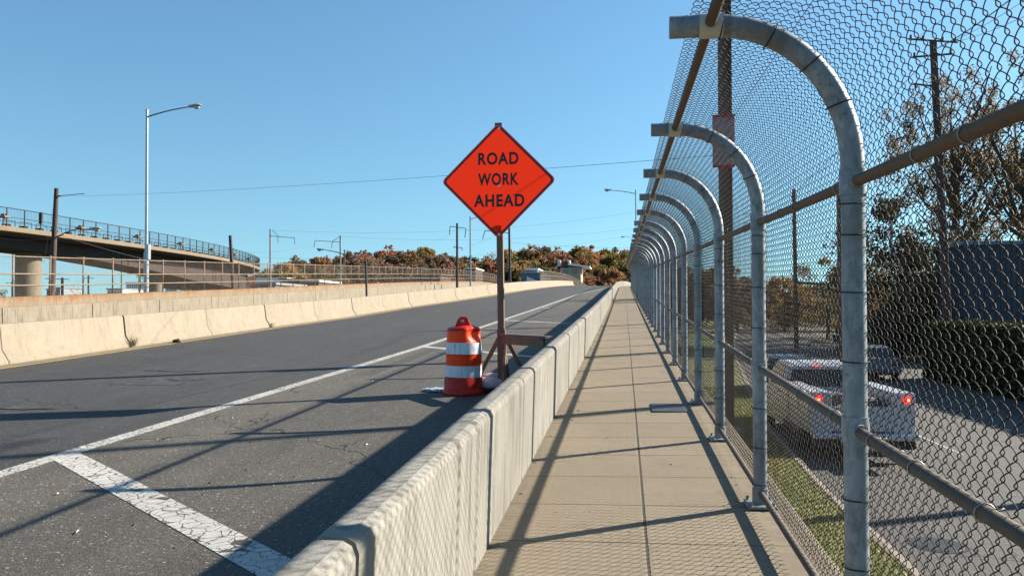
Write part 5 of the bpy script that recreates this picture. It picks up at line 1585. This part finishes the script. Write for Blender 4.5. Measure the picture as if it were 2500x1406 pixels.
# station-like building with slanting canopy
sb = thing('canopy_building', 'tan building with a thin slanting white canopy below the wood', 'building', (atY(1378, 660, 205).x, 205, STREET))
x0 = sb.location.x
def L205(px, py, dy=0): q = atY(px, py, 205); return Vector((q.x - x0, dy, q.z - STREET))
A, B = L205(1372, 652), L205(1418, 652)
MB().box(((A.x + B.x) / 2, 5, A.z / 2), (B.x - A.x, 10, A.z)).build('wall', M_TANB, sb)
A, B = L205(1388, 648), L205(1441, 654)
m = MB(); m.add([(A.x, -2, A.z), (B.x, -2, B.z), (B.x, 9, B.z), (A.x, 9, A.z), (A.x, -2, A.z + .4), (B.x, -2, B.z + .35), (B.x, 9, B.z + .35), (A.x, 9, A.z + .4)], [(0, 1, 2, 3), (7, 6, 5, 4), (0, 4, 5, 1), (1, 5, 6, 2), (2, 6, 7, 3), (3, 7, 4, 0)])
m.build('canopy', M_WHITEB, sb)
A, B = L205(1371, 642), L205(1389, 642)
MB().box(((A.x + B.x) / 2, 3, A.z - 0.5), (B.x - A.x, 6, 1.6)).build('upper_storey', M_BROWNB, sb)
for (xa, xb_, ya, yb_) in ((1396, 1409, 658, 667), (1376, 1386, 658, 668)):
    A, B = L205(xa, ya), L205(xb_, yb_); MB().box(((A.x + B.x) / 2, -0.03, (A.z + B.z) / 2), (B.x - A.x, 0.1, A.z - B.z)).build('window', M_GREYB, sb)
for xq in (1364, 1388):
    A = L205(xq, 650); MB().cbox((A.x, 2, A.z + 0.9), (0.8, 0.8, 1.6), 0.1).build('vent', M_WHITEB, sb)
# white wedge ramp wall
m = MB(); a, b_, c = atY(1286, 675, 150), atY(1313, 687, 150), atY(1286, 700, 150)
m.prism([(a.x, a.z), (b_.x, b_.z), (b_.x, STREET), (a.x, STREET)], 'y', 150, 150.5)
tag(m.build('ramp_wall', M_WHITEB), 'small white wedge-shaped wall beside the curved fence', 'wall')

# guard rail along the far bend of the side street
gr = thing('guard_rail', 'pale metal guard rail along the far bend of the side street', 'guard rail')
pts = [atZ(x, y, STREET + 0.0) for x, y in ((1868, 782), (1900, 780.5), (1940, 780.5), (1980, 782), (2015, 786), (2045, 793))]
m = MB()
m.sweep([(-0.03, 0.45), (0.03, 0.52), (-0.03, 0.60), (0.03, 0.68), (-0.03, 0.75), (-0.06, 0.75), (-0.06, 0.45)], [tuple(p) for p in pts]); m.build('beam', M_SILVER, gr)
m0 = MB(); m0.box((0, 0, 0.38), (0.14, 0.14, 0.76)); gp = m0.mesh('guard_post', M_WOODB)
for p in resample(pts, 4.0): link('guard_post', gp, gr, (p.x, p.y + 0.2, STREET))
o = thing('utility_cabinet', 'small white utility cabinet beside the far guard rail', 'cabinet', atZ(1980, 788, STREET))
MB().cbox((0, 0, 1.1), (1.1, 0.7, 2.0), 0.06).build('body', M_WHITEB, o); MB().cbox((0, 0, 0.06), (1.4, 1.0, 0.12), 0.03).build('plinth', M_KERB, o)
MB().box((0.0, -0.36, 1.1), (0.9, 0.03, 1.6)).build('door', M_GREYB, o)

# ------------------------------------------------------------------ vehicles
def wheel(parent, x, y, r_=0.38, w=0.24):
    m = MB(); m.lathe([(r_ * 0.62, 0), (r_ * 0.95, 0.0), (r_, 0.03), (r_, w - 0.03), (r_ * 0.95, w), (r_ * 0.62, w)], n=28)
    m.v = [(v[2] - w / 2, v[0], v[1]) for v in m.v]
    o = m.build('wheel', M_TYRE, parent, smooth=True, loc=(x, y, r_))
    m = MB(); m.lathe([(r_ * 0.62, -0.02), (r_ * 0.5, 0.0), (r_ * 0.15, 0.01), (r_ * 0.1, 0.04), (0.02, 0.05)], n=20)
    s_ = -1 if x < 0 else 1
    m.v = [(s_ * (v[2] + w / 2 - 0.03), v[0], v[1]) for v in m.v]
    m.build('rim', M_RIM, o, smooth=True)
# service pickup: origin under rear bumper centre, forward = +y
tx0 = atY(2107, 1000, 17.0).x
tk = thing('service_truck', 'white service pickup with lit round brake lights driving away on the side street', 'truck', (tx0, 17.0, STREET))
tk.rotation_euler = (0, 0, R(2.0))
W2 = 1.02
# side boxes of the service body
for s_ in (-1, 1):
    m = MB(); m.cbox((s_ * (W2 - 0.21), 1.30, 0.94), (0.42, 2.55, 0.86), 0.02); m.build('side_box', M_TRUCK, tk)
    m = MB()
    for (yc, ln) in ((0.50, 0.72), (1.38, 0.86), (2.20, 0.6)):
        m.cbox((s_ * (W2 + 0.008), yc, 0.94 if yc != 1.38 else 1.12), (0.02, ln, 0.70 if yc != 1.38 else 0.40), 0.008)
    m.build('box_door', M_TRUCK, tk)
    m = MB(); m.cbox((s_ * (W2 - 0.20), 1.38, 0.42), (0.41, 1.0, 0.30), 0.1); m.build('wheel_arch', M_BLACK, tk)
    # round brake light
    m = MB(); m.tube([(s_ * (W2 - 0.16), 0.02, 1.23), (s_ * (W2 - 0.16), -0.02, 1.23)], 0.075, 20); o = m.build('brake_light', M_BRAKE, tk)
    m = MB(); m.tube([(s_ * (W2 - 0.15), -0.021, 1.23), (s_ * (W2 - 0.15), -0.028, 1.23)], 0.025, 12); m.build('bulb', M_BRAKE2, o)
    m = MB(); m.tube([(s_ * (W2 - 0.16), 0.02, 1.07), (s_ * (W2 - 0.16), -0.012, 1.07)], 0.05, 16); m.build('reverse_light', M_LAMPB, tk)
MB().cbox((0, 1.30, 0.66), (1.25, 2.5, 0.10), 0.02).build('bed_floor', M_TRUCK, tk)
MB().cbox((0, 0.06, 0.83), (1.20, 0.06, 0.50), 0.015).build('tailgate', M_TRUCK, tk)
MB().cbox((0, -0.06, 0.50), (2.06, 0.26, 0.13), 0.03).build('rear_bumper', M_CHROME, tk)
MB().cbox((0, -0.02, 0.34), (1.98, 0.16, 0.18), 0.03).build('bumper_underside', M_BLACK, tk)
o = MB().cbox((0, 0.02, 0.68), (0.32, 0.02, 0.16), 0.004).build('number_plate', M_WHITEB, tk)
# cargo
rc = random.Random(4)
for _ in range(16):
    m = MB()
    s3 = (rc.uniform(0.15, 0.4), rc.uniform(0.2, 0.5), rc.uniform(0.15, 0.45))
    m.cbox((rc.uniform(-0.42, 0.42), rc.uniform(0.35, 2.1), 0.74 + s3[2] / 2 + rc.uniform(0, 0.12)), s3, 0.04, Matrix.Rotation(rc.uniform(-.4, .4), 3, 'Z'))
    m.build('cargo_box', M_CARGO, tk)
# cab
cab = [(2.62, 0.36), (2.62, 1.14), (2.70, 1.20), (2.86, 1.70), (2.98, 1.77), (3.95, 1.79), (4.12, 1.74), (4.62, 1.24), (5.45, 1.12), (5.62, 1.0), (5.66, 0.42), (5.5, 0.34)]
def cabw(z): return 0.97 if z < 1.15 else 0.97 - (z - 1.15) * 0.34
m = MB(); n = len(cab)
vs = [(-cabw(z), y, z) for y, z in cab] + [(cabw(z), y, z) for y, z in cab]
m.add(vs, [tuple(range(n)), tuple(reversed(range(n, 2 * n)))] + [(i, n + i, n + (i + 1) % n, (i + 1) % n) for i in range(n)])
m.build('cab', M_TRUCK, tk)
m = MB(); m.add([(-0.80, 2.70, 1.24), (0.80, 2.70, 1.24), (0.70, 2.83, 1.63), (-0.70, 2.83, 1.63)], [(0, 1, 2, 3)]); m.v = [(x, y - 0.012, z) for x, y, z in m.v]; m.build('rear_window', M_VGLASS, tk)
m = MB(); m.add([(-0.74, 4.13, 1.70), (0.74, 4.13, 1.70), (0.86, 4.60, 1.25), (-0.86, 4.60, 1.25)], [(0, 1, 2, 3)]); m.v = [(x, y + 0.012, z + .012) for x, y, z in m.v]; m.build('windscreen', M_VGLASS, tk)
for s_ in (-1, 1):
    m = MB()
    m.add([(s_ * (cabw(1.24) + .008), 3.02, 1.24), (s_ * (cabw(1.24) + .008), 4.42, 1.24), (s_ * (cabw(1.66) + .008), 4.08, 1.66), (s_ * (cabw(1.66) + .008), 3.08, 1.66)], [(0, 1, 2, 3)])
    m.build('side_window', M_VGLASS, tk, fixn=False)
    m = MB(); m.cbox((s_ * 1.08, 4.2, 1.30), (0.20, 0.10, 0.24), 0.03); m.build('wing_mirror', M_BLACK, tk)
    m = MB(); m.cbox((s_ * 0.985, 3.1, 1.08), (0.02, 0.14, 0.035), 0.005); m.build('door_handle', M_BLACK, tk)
    wheel(tk, s_ * 0.88, 1.38, 0.38, 0.26); wheel(tk, s_ * 0.86, 4.85, 0.38, 0.24)
MB().cbox((0, 1.4, 0.36), (0.7, 5.2, 0.14), 0.03).build('chassis', M_BLACK, tk)
MB().cbox((-0.15, 2.84, 1.735), (0.16, 0.05, 0.03), 0.01).build('third_brake_light', M_BRAKE, tk)

def sedan(label, x, y, rz, paint_, scale=1.0):
    o = thing('car', label, 'car', (x, y, STREET), 'cars on the side street', rz)
    body = [(0.0, 0.35), (0.02, 0.78), (0.15, 0.93), (0.75, 0.98), (3.25, 0.96), (4.2, 0.80), (4.42, 0.62), (4.45, 0.35), (4.2, 0.24), (0.2, 0.24)]
    m = MB(); n = len(body); vs = []
    for w_, k in ((-0.80, 0.94), (-0.88, 1.0), (0.88, 1.0), (0.80, 0.94)):
        vs += [(w_, 2.2 + (yy - 2.2) * k, 0.55 + (z - 0.55) * (k * 0.98 if abs(w_) < .85 else 1)) for yy, z in body]
    fs = [tuple(range(n)), tuple(reversed(range(3 * n, 4 * n)))] + [(j * n + i, (j + 1) * n + i, (j + 1) * n + (i + 1) % n, j * n + (i + 1) % n) for j in range(3) for i in range(n)]
    m.add(vs, fs); m.build('body', paint_, o, smooth=True)
    top_ = [(0.65, 0.95), (1.15, 1.36), (1.45, 1.43), (2.35, 1.44), (2.65, 1.38), (3.35, 0.94)]
    m = MB(); n = len(top_)
    ww = lambda z: 0.80 - (z - 0.94) * 0.42
    m.add([(-ww(z), yy, z) for yy, z in top_] + [(ww(z), yy, z) for yy, z in top_], [tuple(range(n)), tuple(reversed(range(n, 2 * n)))] + [(i, n + i, n + (i + 1) % n, (i + 1) % n) for i in range(n)])
    m.build('cabin', paint_, o, smooth=False)
    m = MB(); m.add([(-0.70, 0.70, 1.0), (0.70, 0.70, 1.0), (0.60, 1.12, 1.34), (-0.60, 1.12, 1.34)], [(0, 1, 2, 3)]); m.v = [(a_, b__ - 0.015, c_ + .01) for a_, b__, c_ in m.v]; m.build('rear_window', M_VGLASS, o)
    m = MB(); m.add([(-0.60, 2.68, 1.36), (0.60, 2.68, 1.36), (0.72, 3.28, 0.99), (-0.72, 3.28, 0.99)], [(0, 1, 2, 3)]); m.v = [(a_, b__ + 0.015, c_ + .01) for a_, b__, c_ in m.v]; m.build('windscreen', M_VGLASS, o)
    for s_ in (-1, 1):
        m = MB(); m.add([(s_ * (ww(1.0) + .01), 0.95, 1.0), (s_ * (ww(1.0) + .01), 3.1, 1.0), (s_ * (ww(1.35) + .01), 2.6, 1.35), (s_ * (ww(1.35) + .01), 1.25, 1.35)], [(0, 1, 2, 3)]); m.build('side_window', M_VGLASS, o, fixn=False)
        MB().cbox((s_ * 0.66, 0.01, 0.74), (0.34, 0.06, 0.14), 0.02).build('tail_light', M_TAILOFF, o)
        MB().cbox((s_ * 0.62, 4.40, 0.62), (0.34, 0.10, 0.14), 0.03).build('headlight', M_CHROME, o)
        wheel(o, s_ * 0.78, 0.85, 0.32, 0.2); wheel(o, s_ * 0.78, 3.55, 0.32, 0.2)
    MB().cbox((0, 0.0, 0.42), (1.6, 0.14, 0.2), 0.04).build('bumper', paint_, o)
    return o
sedan('dark car ahead of the white truck on the side street', atY(1935, 860, 27.5).x, 27.5, R(-4), M_DARKCAR)
sedan('silver car parked at the right edge of the side street past the truck', atY(2146, 860, 36).x, 36, R(-6), M_SILVER)

# manhole on the side street
q = atZ(2290, 1330, STREET)
o = thing('manhole_cover', 'round iron manhole cover in the side street at the lower right', 'manhole', (q.x, q.y, STREET))
m = MB(); m.lathe([(0.36, 0.0), (0.36, 0.006), (0.31, 0.007)], n=36); m.build('rim', M_BLACK, o)
m = MB(); m.lathe([(0.305, 0.004), (0.30, 0.010), (0.01, 0.010)], n=36); m.build('lid', M_BLACK, o)
